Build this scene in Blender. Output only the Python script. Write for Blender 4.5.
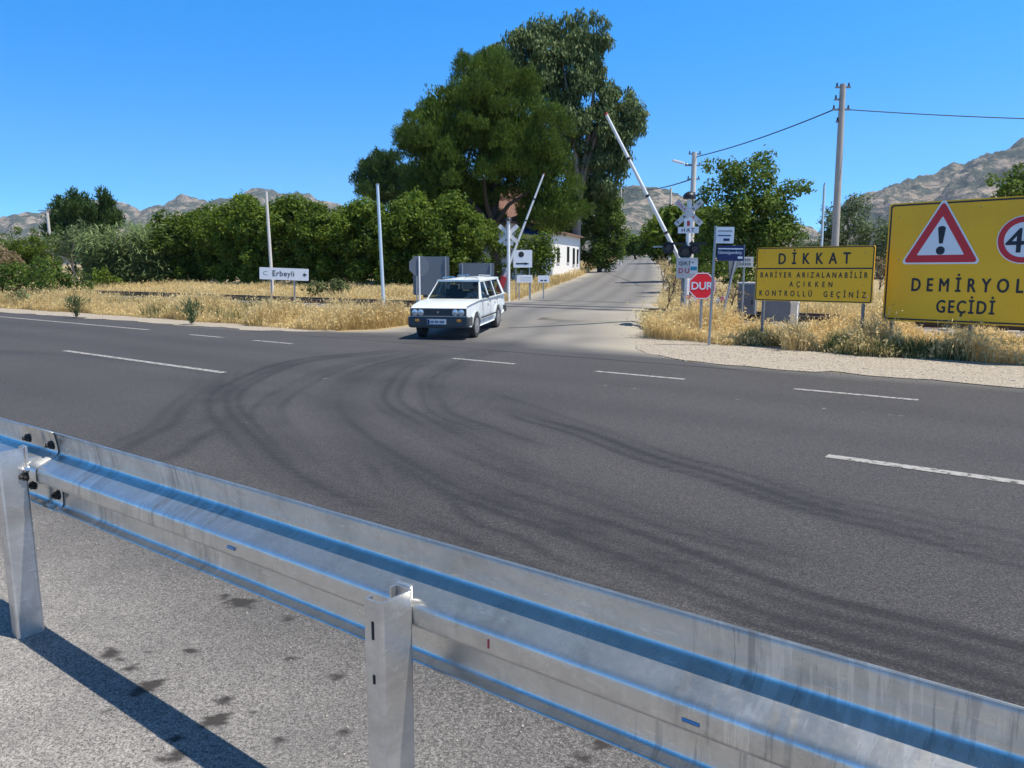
import bpy, bmesh, math, random
import numpy as np
from mathutils import Vector, Matrix, noise as mnoise
for o in list(bpy.data.objects): bpy.data.objects.remove(o)
SC = bpy.context.scene
COL = SC.collection
R_ = math.radians
rng = np.random.default_rng(11)
random.seed(5)
# ------------------------------------------------------------ camera, sky, sun
FPX, CAMH, PITCH, ANG = 770.0, 1.55, R_(8.349), R_(52.792)
FWD = np.array([-math.cos(ANG), math.sin(ANG), 0.0])
RGT = np.array([math.sin(ANG), math.cos(ANG), 0.0])
cam_d = bpy.data.cameras.new('camera'); cam = bpy.data.objects.new('camera', cam_d); COL.objects.link(cam)
cam.location = (0, 0, CAMH); cam.rotation_euler = (R_(90) - PITCH, 0, math.asin(math.cos(ANG)))
cam_d.sensor_width = 36; cam_d.lens = FPX / 1024 * 36; cam_d.clip_start = 0.05; cam_d.clip_end = 20000
SC.camera = cam
SUN = Vector((0.45, 0.15, 1.0)).normalized()
EL = math.asin(SUN.z); AZ = math.atan2(SUN.x, SUN.y)
w = bpy.data.worlds.new('World'); SC.world = w; w.use_nodes = True
nt = w.node_tree; nt.nodes.clear()
wo = nt.nodes.new('ShaderNodeOutputWorld'); bg = nt.nodes.new('ShaderNodeBackground')
sky = nt.nodes.new('ShaderNodeTexSky'); sky.sky_type = 'NISHITA'; sky.sun_disc = False
sky.sun_elevation = EL; sky.sun_rotation = AZ; sky.air_density = 1.0; sky.dust_density = 0.3; sky.ozone_density = 3.0
tc = nt.nodes.new('ShaderNodeTexCoord'); mp = nt.nodes.new('ShaderNodeMapping')
mp.inputs['Location'].default_value = (0, 0, 0.10); mp.inputs['Scale'].default_value = (1, 1, 1.7)
hs = nt.nodes.new('ShaderNodeHueSaturation'); hs.inputs['Saturation'].default_value = 1.45
nt.links.new(tc.outputs['Generated'], mp.inputs['Vector'])
vn = nt.nodes.new('ShaderNodeVectorMath'); vn.operation = 'NORMALIZE'
nt.links.new(mp.outputs[0], vn.inputs[0]); nt.links.new(vn.outputs[0], sky.inputs['Vector'])
nt.links.new(sky.outputs[0], hs.inputs['Color'])
sx = nt.nodes.new('ShaderNodeSeparateXYZ'); nt.links.new(tc.outputs['Generated'], sx.inputs[0])
zr = nt.nodes.new('ShaderNodeValToRGB'); zr.color_ramp.interpolation = 'EASE'
zr.color_ramp.elements[0].position = .36; zr.color_ramp.elements[0].color = (1, 1, 1, 1)
zr.color_ramp.elements[1].position = .70; zr.color_ramp.elements[1].color = (.40, .31, .25, 1)   # clear mountain air: the zenith is deeper and darker
nt.links.new(sx.outputs[2], zr.inputs[0])
zm = nt.nodes.new('ShaderNodeMix'); zm.data_type = 'RGBA'; zm.blend_type = 'MULTIPLY'; zm.inputs[0].default_value = 1
nt.links.new(hs.outputs[0], zm.inputs[6]); nt.links.new(zr.outputs[0], zm.inputs[7]); nt.links.new(zm.outputs[2], bg.inputs[0])
bg.inputs[1].default_value = 0.132; nt.links.new(bg.outputs[0], wo.inputs[0])
sd = bpy.data.lights.new('sun', 'SUN'); sd.energy = 2.75; sd.angle = R_(0.53); sd.color = (1, 0.94, 0.84)
so = bpy.data.objects.new('sun', sd); COL.objects.link(so)
so.rotation_euler = SUN.to_track_quat('Z', 'Y').to_euler(); so.location = (0, 0, 60)
vs = SC.view_settings; vs.view_transform = 'Standard'; vs.look = 'None'; vs.gamma = 1; vs.exposure = 1.2
vs.use_curve_mapping = False
SC.render.resolution_x, SC.render.resolution_y = 1024, 768

HAZE = 0.00006
# ------------------------------------------------------------ ground height and placing
def gz(y):
    if y < 13: return 0.0
    if y < 18:
        t = (y - 13) / 5; return .15 * t * t * (3 - 2 * t)
    if y < 23: return .15
    if y < 118: return .15 + .036 * (y - 23)
    if y < 130:
        t = (y - 118); return 3.57 + .036 * t - .036 * t * t / 24
    return 3.786
def pt(px, py, depth):
    """point seen along a bearing/elevation at a real distance"""
    c, s = math.cos(PITCH), math.sin(PITCH)
    up = np.array([0, 0, 1.0])
    d = (FWD * c - up * s) + RGT * ((px - 512) / FPX) - (FWD * s + up * c) * ((py - 384) / FPX)
    return np.array([0, 0, CAMH]) + d * (depth / (d @ FWD))
def spot(px, depth):
    q = pt(px, 262, depth); return Vector((q[0], q[1], gz(q[1])))
# ------------------------------------------------------------ object helpers
def link(o, parent=None):
    COL.objects.link(o)
    if parent is not None: o.parent = parent
    return o
def tag(o, label=None, cat=None, group=None, kind=None):
    if label: o['label'] = label
    if cat: o['category'] = cat
    if group: o['group'] = group
    if kind: o['kind'] = kind
    return o
def thing(name, loc, rz, label, cat, group=None):
    o = bpy.data.objects.new(name, None); o.empty_display_size = .2; link(o)
    o.location = loc; o.rotation_euler = (0, 0, rz)
    return tag(o, label, cat, group)
def dup(root, loc, rz, label, group=None, scale=None):
    r = root.copy(); COL.objects.link(r); r.location = loc; r.rotation_euler = (0, 0, rz)
    if scale is not None: r.scale = scale
    r['label'] = label
    if group: r['group'] = group
    for ch in root.children:
        c = ch.copy(); COL.objects.link(c); c.parent = r
        for g in ch.children:
            d = g.copy(); COL.objects.link(d); d.parent = c
    return r
class MB:
    def __init__(s): s.v = []; s.f = []
    def quad(s, *p):
        n = len(s.v); s.v += [tuple(q) for q in p]; s.f.append(tuple(range(n, n + len(p)))); return s
    def box(s, c, d, rot=None):
        hx, hy, hz = d[0] / 2, d[1] / 2, d[2] / 2
        ps = [Vector((x, y, z)) for z in (-hz, hz) for x, y in ((-hx, -hy), (hx, -hy), (hx, hy), (-hx, hy))]
        if rot is not None: ps = [rot @ p for p in ps]
        n = len(s.v); s.v += [tuple(p + Vector(c)) for p in ps]
        s.f += [tuple(n + i for i in q) for q in ((3, 2, 1, 0), (4, 5, 6, 7), (0, 1, 5, 4), (1, 2, 6, 5), (2, 3, 7, 6), (3, 0, 4, 7))]
        return s
    def tube(s, pts, rad, n=8, cap=True):
        pts = [Vector(p) for p in pts]
        if not hasattr(rad, '__len__'): rad = [rad] * len(pts)
        base = len(s.v); prev = None
        for i, p in enumerate(pts):
            t = (pts[min(i + 1, len(pts) - 1)] - pts[max(i - 1, 0)]).normalized()
            if prev is None:
                a = t.orthogonal().normalized()
            else:
                a = (prev - t * prev.dot(t)).normalized()
            prev = a; b = t.cross(a)
            for k in range(n):
                th = 2 * math.pi * k / n
                s.v.append(tuple(p + (a * math.cos(th) + b * math.sin(th)) * rad[i]))
        for i in range(len(pts) - 1):
            for k in range(n):
                k2 = (k + 1) % n
                s.f.append((base + i * n + k, base + i * n + k2, base + (i + 1) * n + k2, base + (i + 1) * n + k))
        if cap:
            s.f.append(tuple(base + k for k in reversed(range(n)))); e = base + (len(pts) - 1) * n
            s.f.append(tuple(e + k for k in range(n)))
        return s
    def prism(s, poly, d0, d1, axes):
        """polygon of (a,b) swept from d0 to d1; axes(a,b,d)->xyz"""
        n = len(s.v); k = len(poly)
        s.v += [tuple(axes(a, b, d0)) for a, b in poly] + [tuple(axes(a, b, d1)) for a, b in poly]
        s.f.append(tuple(n + i for i in reversed(range(k)))); s.f.append(tuple(n + k + i for i in range(k)))
        for i in range(k):
            j = (i + 1) % k; s.f.append((n + i, n + j, n + k + j, n + k + i))
        return s
    def mesh(s, name):
        me = bpy.data.meshes.new(name); me.from_pydata(s.v, [], s.f); me.update(); return me
    def build(s, name, mat, parent=None, smooth=False, bevel=0, loc=None, recalc=True):
        me = s.mesh(name); bm = bmesh.new(); bm.from_mesh(me)
        if recalc: bmesh.ops.recalc_face_normals(bm, faces=bm.faces)
        if bevel:
            bmesh.ops.remove_doubles(bm, verts=bm.verts, dist=1e-5)
            ed = [e for e in bm.edges if len(e.link_faces) == 2 and e.calc_face_angle(0) > .6]
            bmesh.ops.bevel(bm, geom=ed, offset=bevel, segments=2, affect='EDGES', profile=.6, clamp_overlap=True)
        bm.to_mesh(me); bm.free()
        if smooth is True:
            me.polygons.foreach_set('use_smooth', [True] * len(me.polygons))
        elif smooth:
            me.polygons.foreach_set('use_smooth', [True] * len(me.polygons))
            me.set_sharp_from_angle(angle=R_(smooth))
        me.materials.append(mat)
        o = bpy.data.objects.new(name, me); link(o, parent)
        if loc is not None: o.location = loc
        return o
def npmesh(name, verts, faces, mat, parent=None, attrs=None, smooth=False, uvh=None):
    me = bpy.data.meshes.new(name)
    me.from_pydata(verts.tolist() if len(verts) < 50 else [], [], []) if False else None
    nv = len(verts); faces = np.asarray(faces, dtype=np.int32); k = faces.shape[1]; nf = len(faces)
    me.vertices.add(nv); me.vertices.foreach_set('co', np.asarray(verts, dtype=np.float32).ravel())
    me.loops.add(nf * k); me.loops.foreach_set('vertex_index', faces.ravel())
    me.polygons.add(nf); me.polygons.foreach_set('loop_start', np.arange(nf, dtype=np.int32) * k)
    try: me.polygons.foreach_set('loop_total', np.full(nf, k, dtype=np.int32))
    except Exception: pass
    me.update(calc_edges=True); me.validate()
    if smooth: me.polygons.foreach_set('use_smooth', [True] * nf)
    for an, av in (attrs or {}).items():
        a = me.attributes.new(an, 'FLOAT', 'POINT'); a.data.foreach_set('value', np.asarray(av, dtype=np.float32))
    me.materials.append(mat)
    return link(bpy.data.objects.new(name, me), parent)
# ------------------------------------------------------------ materials
class NT:
    def __init__(s, name):
        s.m = bpy.data.materials.new(name); s.m.use_nodes = True; s.t = s.m.node_tree
        s.p = s.t.nodes['Principled BSDF']; s.out = s.t.nodes['Material Output']
    def n(s, typ, **kw):
        x = s.t.nodes.new(typ)
        for k, v in kw.items(): setattr(x, k, v)
        return x
    def l(s, a, b): s.t.links.new(a, b)
    def coord(s, kind='Object', scale=(1, 1, 1)):
        if kind == 'Position': src = s.n('ShaderNodeNewGeometry').outputs['Position']
        else: src = s.n('ShaderNodeTexCoord').outputs[kind]
        m = s.n('ShaderNodeMapping'); m.inputs['Scale'].default_value = scale; s.l(src, m.inputs[0]); return m.outputs[0]
    def noise(s, co, scale, detail=4, rough=.55):
        x = s.n('ShaderNodeTexNoise'); x.inputs['Scale'].default_value = scale; x.inputs['Detail'].default_value = detail
        x.inputs['Roughness'].default_value = rough; s.l(co, x.inputs['Vector']); return x.outputs[0]
    def ramp(s, fac, stops):
        x = s.n('ShaderNodeValToRGB'); el = x.color_ramp.elements
        while len(el) < len(stops): el.new(.5)
        for e, (p, c) in zip(el, stops):
            e.position = p; e.color = (c, c, c, 1) if not hasattr(c, '__len__') else tuple(c) + (1,)
        s.l(fac, x.inputs[0]); return x.outputs[0]
    def mix(s, fac, a, b, mode='MIX'):
        x = s.n('ShaderNodeMix', data_type='RGBA', blend_type=mode)
        for src, i in ((fac, 0), (a, 6), (b, 7)):
            if hasattr(src, 'links'): s.l(src, x.inputs[i])
            else: x.inputs[i].default_value = src if i == 0 else tuple(src) + (1,)
        return x.outputs[2]
    def math(s, op, a, b=0.0):
        x = s.n('ShaderNodeMath', operation=op)
        for src, i in ((a, 0), (b, 1)):
            if hasattr(src, 'links'): s.l(src, x.inputs[i])
            else: x.inputs[i].default_value = src
        return x.outputs[0]
    def attr(s, name): return s.n('ShaderNodeAttribute', attribute_name=name).outputs['Fac']
    def set(s, **kw):
        for k, v in kw.items():
            i = s.p.inputs[k.replace('_', ' ')]
            if hasattr(v, 'links'): s.l(v, i)
            elif hasattr(v, '__len__') and len(v) == 3: i.default_value = tuple(v) + (1,)
            else: i.default_value = v
    def bump(s, h, strength, dist=.01):
        b = s.n('ShaderNodeBump'); b.inputs['Strength'].default_value = strength; b.inputs['Distance'].default_value = dist
        s.l(h, b.inputs['Height']); s.l(b.outputs[0], s.p.inputs['Normal'])
def paint(name, col, rough=.5, metal=0, vary=.12, scale=6, spec=.5, dirt=None, dirt_amt=.35):
    m = NT(name); co = m.coord('Object')
    f = m.noise(co, scale, 5)
    a = tuple(min(1, c * (1 + vary)) for c in col); b = tuple(c * (1 - vary) for c in col)
    c = m.mix(f, a, b)
    if dirt:
        g = m.ramp(m.noise(co, scale * .7, 6, .65), [(.48, 0), (.72, 1)])
        c = m.mix(m.math('MULTIPLY', g, dirt_amt), c, dirt)
    m.set(Base_Color=c, Roughness=m.math('ADD', m.math('MULTIPLY', f, .2), rough - .1), Metallic=metal, Specular_IOR_Level=spec)
    return m.m
def foliage(name, dark, light, trans=.25, rough=.55):
    m = NT(name); t = m.attr('tone'); oi = m.n('ShaderNodeObjectInfo').outputs['Random']
    t = m.math('ADD', m.math('MULTIPLY', t, .82), m.math('MULTIPLY', oi, .22)); c = m.mix(t, dark, light)
    m.set(Base_Color=c, Roughness=rough, Specular_IOR_Level=.18)
    tr = m.n('ShaderNodeBsdfTranslucent'); m.l(m.mix(.5, c, light), tr.inputs[0])
    mx = m.n('ShaderNodeMixShader'); mx.inputs[0].default_value = trans
    m.l(m.p.outputs[0], mx.inputs[1]); m.l(tr.outputs[0], mx.inputs[2]); m.l(mx.outputs[0], m.out.inputs[0])
    return m.m
def m_asphalt(name, base, light, stone, scale):
    m = NT(name); co = m.coord('Position')
    big = m.noise(co, .35, 5, .6); fine = m.noise(co, scale, 3, .7)
    def cells(sc):
        v = m.n('ShaderNodeTexVoronoi'); v.inputs['Scale'].default_value = sc; m.l(co, v.inputs['Vector'])
        sp = m.n('ShaderNodeSeparateColor'); m.l(v.outputs['Color'], sp.inputs[0]); return sp.outputs[0], v.outputs['Distance']
    c1, d1 = cells(240); c2, d2 = cells(120)
    grit = m.math('ADD', m.math('MULTIPLY', c1, .65), m.math('MULTIPLY', c2, .35))
    c = m.mix(m.ramp(big, [(.3, 0), (.7, 1)]), base, light)
    c = m.mix(m.ramp(grit, [(.56, 0), (.86, .85)]), c, stone)
    c = m.mix(m.ramp(grit, [(.2, .6), (.45, 0)]), c, (.02, .019, .02))
    r = m.attr('rubber'); d = m.attr('dust'); stn = m.attr('stain')
    dc = m.mix(m.ramp(grit, [(.15, 0), (.9, 1)]), (.10, .094, .086), (.47, .435, .39))
    dc = m.mix(m.ramp(m.noise(co, 2.2, 5, .65), [(.40, 0), (.66, .75)]), dc, m.mix(grit, (.095, .09, .084), (.29, .273, .25)))
    c = m.mix(d, c, dc)
    c = m.mix(m.math('MULTIPLY', r, m.ramp(fine, [(.3, 1), (.75, .6)])), c, (.015, .015, .017))
    c = m.mix(stn, c, (.03, .026, .023))
    m.set(Base_Color=c, Roughness=.86, Specular_IOR_Level=.3)
    m.bump(grit, .3, .003)
    return m.m
M = {}
M['asphalt'] = m_asphalt('worn_asphalt', (.050, .048, .049), (.068, .065, .064), (.16, .152, .145), 60)
def m_lane():
    m = NT('pale_lane_asphalt'); co = m.coord('Position')
    big = m.noise(co, 1.6, 6, .7); fine = m.noise(co, 60, 3, .7); str_ = m.noise(m.coord('Position', (1, .25, 1)), 1.1, 5, .6)
    c = m.mix(m.ramp(big, [(.35, 0), (.65, 1)]), (.165, .159, .152), (.19, .182, .171))
    c = m.mix(m.ramp(fine, [(.5, 0), (.7, .5)]), c, (.3, .28, .25))
    c = m.mix(m.attr('fresh'), c, m.mix(fine, (.055, .054, .056), (.09, .088, .088)))
    c = m.mix(m.attr('rubber'), c, (.03, .03, .031))
    c = m.mix(m.attr('dust'), c, m.mix(fine, (.3, .265, .2), (.42, .38, .31)))
    m.set(Base_Color=c, Roughness=.9, Specular_IOR_Level=.25); m.bump(fine, .4, .005); return m.m
M['lane'] = m_lane()
def m_soil():
    m = NT('dry_soil'); co = m.coord('Position')
    a = m.noise(co, .4, 6, .6); b = m.noise(co, 9, 5, .7)
    c = m.mix(a, (.36, .27, .15), (.25, .2, .11)); c = m.mix(m.ramp(b, [(.4, 0), (.7, .8)]), c, (.46, .38, .24))
    m.set(Base_Color=c, Roughness=.95, Specular_IOR_Level=.1); m.bump(b, .6, .04); return m.m
M['soil'] = m_soil()
def m_gravel(name, cols, scale, bump):
    m = NT(name); co = m.coord('Position')
    v = m.n('ShaderNodeTexVoronoi'); v.inputs['Scale'].default_value = scale; m.l(co, v.inputs['Vector'])
    sep = m.n('ShaderNodeSeparateColor'); m.l(v.outputs['Color'], sep.inputs[0])
    c = m.ramp(sep.outputs[0], [(0, cols[0]), (.45, cols[1]), (1, cols[2])])
    c = m.mix(m.ramp(m.noise(co, 1.2, 5), [(.4, 0), (.7, .5)]), c, cols[1])
    c = m.mix(m.ramp(v.outputs['Distance'], [(.45, 0), (.8, .7)]), c, (.12, .1, .08))
    m.set(Base_Color=c, Roughness=.95, Specular_IOR_Level=.15); m.bump(v.outputs['Distance'], -bump, .02); return m.m
M['gravel'] = m_gravel('pale_roadside_gravel', [(.25, .21, .16), (.40, .35, .28), (.52, .47, .39)], 48, .4)
M['ballast'] = m_gravel('track_ballast_stone', [(.16, .14, .12), (.3, .27, .23), (.42, .38, .33)], 13, 1)
def m_galv(name, base, r0, r1, metal=.86, streak=1.0, dk=.8):
    m = NT(name); co = m.coord('Object')
    sp = m.n('ShaderNodeTexVoronoi'); sp.inputs['Scale'].default_value = 70; m.l(co, sp.inputs['Vector'])
    n1 = m.noise(co, 4.3, 6, .65); n2 = m.noise(co, 34, 4, .7)
    drip = m.noise(m.coord('Object', (11, 2, .7)), 2.6, 5, .7); gate = m.ramp(m.noise(m.coord('Object', (1, 1, .35)), 2.1, 3), [(.5, 0), (.62, 1)])
    stn = m.math('MULTIPLY', m.ramp(drip, [(.54, 0), (.59, 1)]), gate); wht = m.math('MULTIPLY', m.ramp(drip, [(.40, 1), (.44, 0)]), gate)
    c = m.mix(m.ramp(n1, [(.35, 0), (.7, .7)]), base, tuple(x * dk for x in base))
    c = m.mix(m.ramp(m.noise(m.coord('Object', (2.2, 1, 3)), 2.6, 7, .7), [(.47, 0), (.66, .42)]), c, tuple(x * .45 for x in base))
    c = m.mix(m.math('MULTIPLY', stn, .6 * streak), c, tuple(x * .45 for x in base))
    c = m.mix(m.math('MULTIPLY', wht, .4 * streak), c, tuple(min(1, x * 1.35) for x in base))
    c = m.mix(m.ramp(n2, [(.5, 0), (.75, .35)]), c, tuple(min(1, x * 1.3) for x in base))
    sc = m.noise(m.coord('Object', (1, 1, 7)), 7, 3, .8)
    c = m.mix(m.ramp(sc, [(.63, 0), (.70, .5)]), c, (.85, .86, .86))
    r = m.math('ADD', m.math('MULTIPLY', n1, r1 - r0), r0); r = m.math('ADD', r, m.math('MULTIPLY', stn, .1))
    r = m.math('ADD', r, m.math('MULTIPLY', n2, .14))
    m.set(Base_Color=c, Metallic=metal, Roughness=r, Specular_IOR_Level=.5); m.bump(n2, .05, .003); return m.m
M['galv'] = m_galv('galvanised_steel', (.66, .65, .62), .15, .30)
M['galv_post'] = m_galv('galvanised_post_steel', (.70, .69, .67), .16, .32, .82, .4, .6)
M['nut'] = paint('dark_nut_steel', (.05, .045, .042), .5, .6)
M['bolt'] = paint('bright_bolt_steel', (.7, .7, .7), .3, 1)
M['slot_blue'] = paint('slot_painted_sky_reflection', (.12, .22, .36), .3, .6)  # blue sky reflection in the bolt slots, painted in as base colour
M['slot'] = paint('dark_slot', (.02, .02, .022), .8)
M['yellow'] = paint('yellow_sign_sheeting', (.98, .50, .006), .45, vary=.05, scale=1.5, dirt=(.6, .28, .02), dirt_amt=.25)
M['sign_white'] = paint('white_sign_sheeting', (.82, .82, .83), .45, vary=.04, scale=2)
M['sign_red'] = paint('red_sign_sheeting', (.62, .025, .03), .45, vary=.06, scale=2)
M['dur_red'] = paint('bright_red_sheeting', (.95, .012, .02), .4, vary=.05)
M['letter'] = paint('black_sign_lettering', (.018, .02, .028), .55)
M['navy'] = paint('navy_sign_sheeting', (.012, .018, .10), .4)
M['teal'] = paint('teal_sticker', (.02, .28, .42), .5)
M['red_letter'] = paint('red_sign_lettering', (.5, .03, .05), .5)
M['tube'] = paint('zinc_sign_post', (.36, .37, .37), .45, .6, dirt=(.2, .17, .13))
M['signback'] = paint('grey_sign_back', (.13, .15, .175), .55, .3, vary=.08)
M['post_dark'] = paint('dull_sign_post', (.2, .2, .2), .6, .4)
M['white_pole'] = paint('white_painted_pole', (.8, .8, .78), .5, dirt=(.45, .4, .32))
M['lamp_pole_met'] = paint('pale_blue_metal_pole', (.6, .68, .72), .4, .3)
M['concrete'] = paint('pole_concrete', (.42, .38, .33), .85, vary=.15, scale=3, dirt=(.25, .22, .18))
M['concrete_pale'] = paint('pale_pole_concrete', (.62, .58, .52), .85, vary=.12, scale=3)
M['insul'] = paint('brown_insulator', (.05, .035, .03), .35)
M['wire'] = paint('black_cable', (.02, .02, .022), .6)
M['cabinet'] = paint('grey_cabinet_paint', (.17, .19, .215), .5, .2, dirt=(.28, .25, .2))
M['cab_top'] = paint('pale_cabinet_lid', (.6, .6, .58), .6)
M['black'] = paint('black_signal_paint', (.012, .012, .014), .45)
M['lens'] = paint('dark_red_lens', (.035, .006, .006), .2)
M['barrier_white'] = paint('white_barrier_paint', (.78, .78, .76), .45, dirt=(.5, .45, .4))
M['barrier_red'] = paint('faded_red_barrier_paint', (.42, .03, .04), .5)
M['pinkred'] = paint('sun_bleached_red_paint', (.6, .2, .2), .6)
M['rail'] = paint('rusty_rail', (.09, .055, .04), .75, .3, dirt=(.16, .09, .055))
M['rail_top'] = paint('worn_rail_head', (.5, .48, .46), .35, .9)
M['sleeper'] = paint('concrete_sleeper', (.3, .27, .23), .9)
M['stone'] = paint('verge_stone', (.42, .37, .30), .9, vary=.35, scale=1.7)
M['bark'] = paint('brown_bark', (.065, .048, .035), .9, vary=.4, scale=4)
M['bark_pale'] = paint('pale_bark', (.27, .23, .19), .9, vary=.35, scale=2.5)
M['plaster'] = paint('whitewashed_wall', (.82, .79, .72), .8, vary=.05, dirt=(.6, .53, .43), dirt_amt=.3)
M['plaster_grey'] = paint('grey_render', (.32, .29, .26), .85)
def m_tile():
    m = NT('clay_roof_tile'); co = m.coord('Object')
    wv = m.n('ShaderNodeTexWave'); wv.inputs['Scale'].default_value = 2.2; wv.inputs['Distortion'].default_value = .6; m.l(co, wv.inputs[0])
    c = m.mix(m.noise(co, 1.6, 6, .7), (.15, .075, .055), (.25, .145, .11)); m.set(Base_Color=c, Roughness=.9); m.bump(wv.outputs[1], .6, .05); return m.m
M['tile'] = m_tile()
M['awning'] = paint('blue_awning', (.015, .06, .2), .7)
M['dark_glass'] = paint('dark_window_glass', (.02, .025, .03), .12)
M['car_white'] = paint('white_car_paint', (.74, .78, .77), .25, vary=.015, spec=.6)
M['bumper'] = paint('dark_grey_bumper', (.055, .06, .062), .5, dirt=(.12, .115, .1))
M['tyre'] = paint('dusty_tyre', (.035, .034, .033), .85, dirt=(.12, .105, .09))
M['rim'] = paint('dusty_wheel_rim', (.36, .36, .35), .5, .6)
M['chrome'] = paint('bright_trim', (.7, .7, .7), .2, 1)
M['lamp_glass'] = paint('headlamp_glass', (.62, .66, .68), .08, .5)
M['orange'] = paint('amber_lens', (.75, .3, .05), .25)
M['plate'] = paint('number_plate_white', (.72, .73, .74), .45)
M['plate_ink'] = paint('smudged_plate_ink', (.2, .21, .24), .6)
M['seat'] = paint('dark_car_seat', (.045, .045, .05), .8)
M['skin'] = paint('skin', (.42, .24, .17), .55)
M['shirt'] = paint('pale_shirt', (.5, .5, .52), .85)
M['hair'] = paint('dark_hair', (.02, .016, .014), .7)
def m_glass():
    m = NT('tinted_car_glass'); g = m.n('ShaderNodeBsdfGlossy'); g.inputs['Roughness'].default_value = .03
    t = m.n('ShaderNodeBsdfTransparent'); t.inputs[0].default_value = (.50, .56, .55, 1)
    mx = m.n('ShaderNodeMixShader'); mx.inputs[0].default_value = .10; m.l(t.outputs[0], mx.inputs[1]); m.l(g.outputs[0], mx.inputs[2]); m.l(mx.outputs[0], m.out.inputs[0]); return m.m
M['glass'] = m_glass()
def m_marking():
    m = NT('worn_road_paint'); co = m.coord('Position')
    a = m.ramp(m.noise(co, 14, 5, .7), [(.36, .1), (.5, 1)])
    m.set(Base_Color=m.mix(m.noise(co, 40, 3), (.26, .25, .235), (.40, .385, .36)), Roughness=.8, Alpha=a); return m.m
M['marking'] = m_marking()
def m_marking_faint():
    m = NT('nearly_worn_off_paint'); co = m.coord('Position')
    a = m.ramp(m.noise(co, 9, 5, .75), [(.56, 0), (.70, .4)])
    m.set(Base_Color=(.55, .53, .5), Roughness=.8, Alpha=a); return m.m
M['marking_faint'] = m_marking_faint()
M['f_pine'] = foliage('pine_needles', (.02, .046, .007), (.15, .225, .03), .18)
M['f_pine2'] = foliage('deep_green_conifer', (.02, .05, .012), (.09, .15, .035), .15)
M['f_euc'] = foliage('eucalyptus_leaves', (.045, .078, .022), (.20, .265, .10), .2)
M['f_hedge'] = foliage('orchard_leaves', (.03, .065, .01), (.18, .26, .03), .35)
M['f_broad'] = foliage('broad_tree_leaves', (.03, .065, .012), (.17, .25, .04), .3)
M['f_olive'] = foliage('olive_leaves', (.05, .075, .03), (.175, .235, .10), .2)
M['f_cane'] = foliage('cane_leaves', (.06, .11, .03), (.30, .38, .16), .35)
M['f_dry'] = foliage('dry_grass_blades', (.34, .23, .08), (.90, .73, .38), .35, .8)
M['f_weed'] = foliage('green_weeds', (.05, .075, .022), (.17, .2, .08), .3)
M['f_brush'] = foliage('dry_brush', (.12, .09, .05), (.36, .28, .16), .2, .8)
def m_hill():
    m = NT('rocky_scrub_hillside'); co = m.coord('Position', (.001, .001, .0018))
    a = m.noise(co, 9, 8, .68); b = m.noise(co, 34, 6, .7); c_ = m.noise(co, 110, 4, .75)
    rock = m.mix(b, (.25, .20, .165), (.41, .34, .27)); bush = m.mix(c_, (.04, .055, .05), (.11, .125, .1))
    f = m.math('ADD', m.math('MULTIPLY', a, .55), m.math('ADD', m.math('MULTIPLY', b, .3), m.math('MULTIPLY', c_, .25)))
    c = m.mix(m.ramp(f, [(.535, 0), (.615, 1)]), bush, rock)
    m.set(Base_Color=c, Roughness=.95, Specular_IOR_Level=.05); m.bump(b, .8, 12); return m.m
M['hill'] = m_hill()

# ------------------------------------------------------------ setting: ground, roads, hills
def grid_obj(name, xs, ys, zf, mat, attrs=None, kind='structure'):
    X, Y = np.meshgrid(xs, ys); Z = np.vectorize(zf)(X, Y) if callable(zf) else np.full(X.shape, zf)
    V = np.stack([X, Y, Z], -1).reshape(-1, 3); nx, ny = len(xs), len(ys)
    i = np.arange(nx * ny).reshape(ny, nx)
    F = np.stack([i[:-1, :-1], i[:-1, 1:], i[1:, 1:], i[1:, :-1]], -1).reshape(-1, 4)
    at = {k: f(V[:, 0], V[:, 1]) for k, f in (attrs or {}).items()}
    return tag(npmesh(name, V, F, mat, attrs=at, smooth=True), kind=kind)
ys = np.concatenate([[-3000, -1000, -100, -20], np.arange(-10, 12.9, 2), np.arange(13, 24, .5), np.arange(24, 117, 4), np.arange(118, 131, 1), [150, 300, 900, 3000, 5400]])
xs = np.concatenate([[-5400, -3000, -900, -300], np.arange(-120, 61, 6), [300, 900, 3000, 5400]])
grid_obj('ground', xs, ys, lambda x, y: gz(y), M['soil'])
def vnoise(x, y, s, seed=0):
    """cheap smooth value noise 0..1"""
    x = np.asarray(x) / s + seed * 17.3; y = np.asarray(y) / s + seed * 9.1
    xi = np.floor(x); yi = np.floor(y); fx = x - xi; fy = y - yi
    h = lambda a, b: np.modf(np.abs(np.sin(a * 127.1 + b * 311.7 + seed) * 43758.5453))[0]
    fx = fx * fx * (3 - 2 * fx); fy = fy * fy * (3 - 2 * fy)
    return (h(xi, yi) * (1 - fx) + h(xi + 1, yi) * fx) * (1 - fy) + (h(xi, yi + 1) * (1 - fx) + h(xi + 1, yi + 1) * fx) * fy
def bez(p, n=160):
    p = np.array(p, float); t = np.linspace(0, 1, len(p)); tt = np.linspace(0, 1, n)
    # Catmull-Rom through the points
    out = []
    P = np.vstack([2 * p[0] - p[1], p, 2 * p[-1] - p[-2]])
    for i in range(len(p) - 1):
        p0, p1, p2, p3 = P[i:i + 4]
        for u in np.linspace(0, 1, n // (len(p) - 1), endpoint=False):
            out.append(.5 * ((2 * p1) + (-p0 + p2) * u + (2 * p0 - 5 * p1 + 4 * p2 - p3) * u * u + (-p0 + 3 * p1 - 3 * p2 + p3) * u ** 3))
    return np.array(out)
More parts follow.
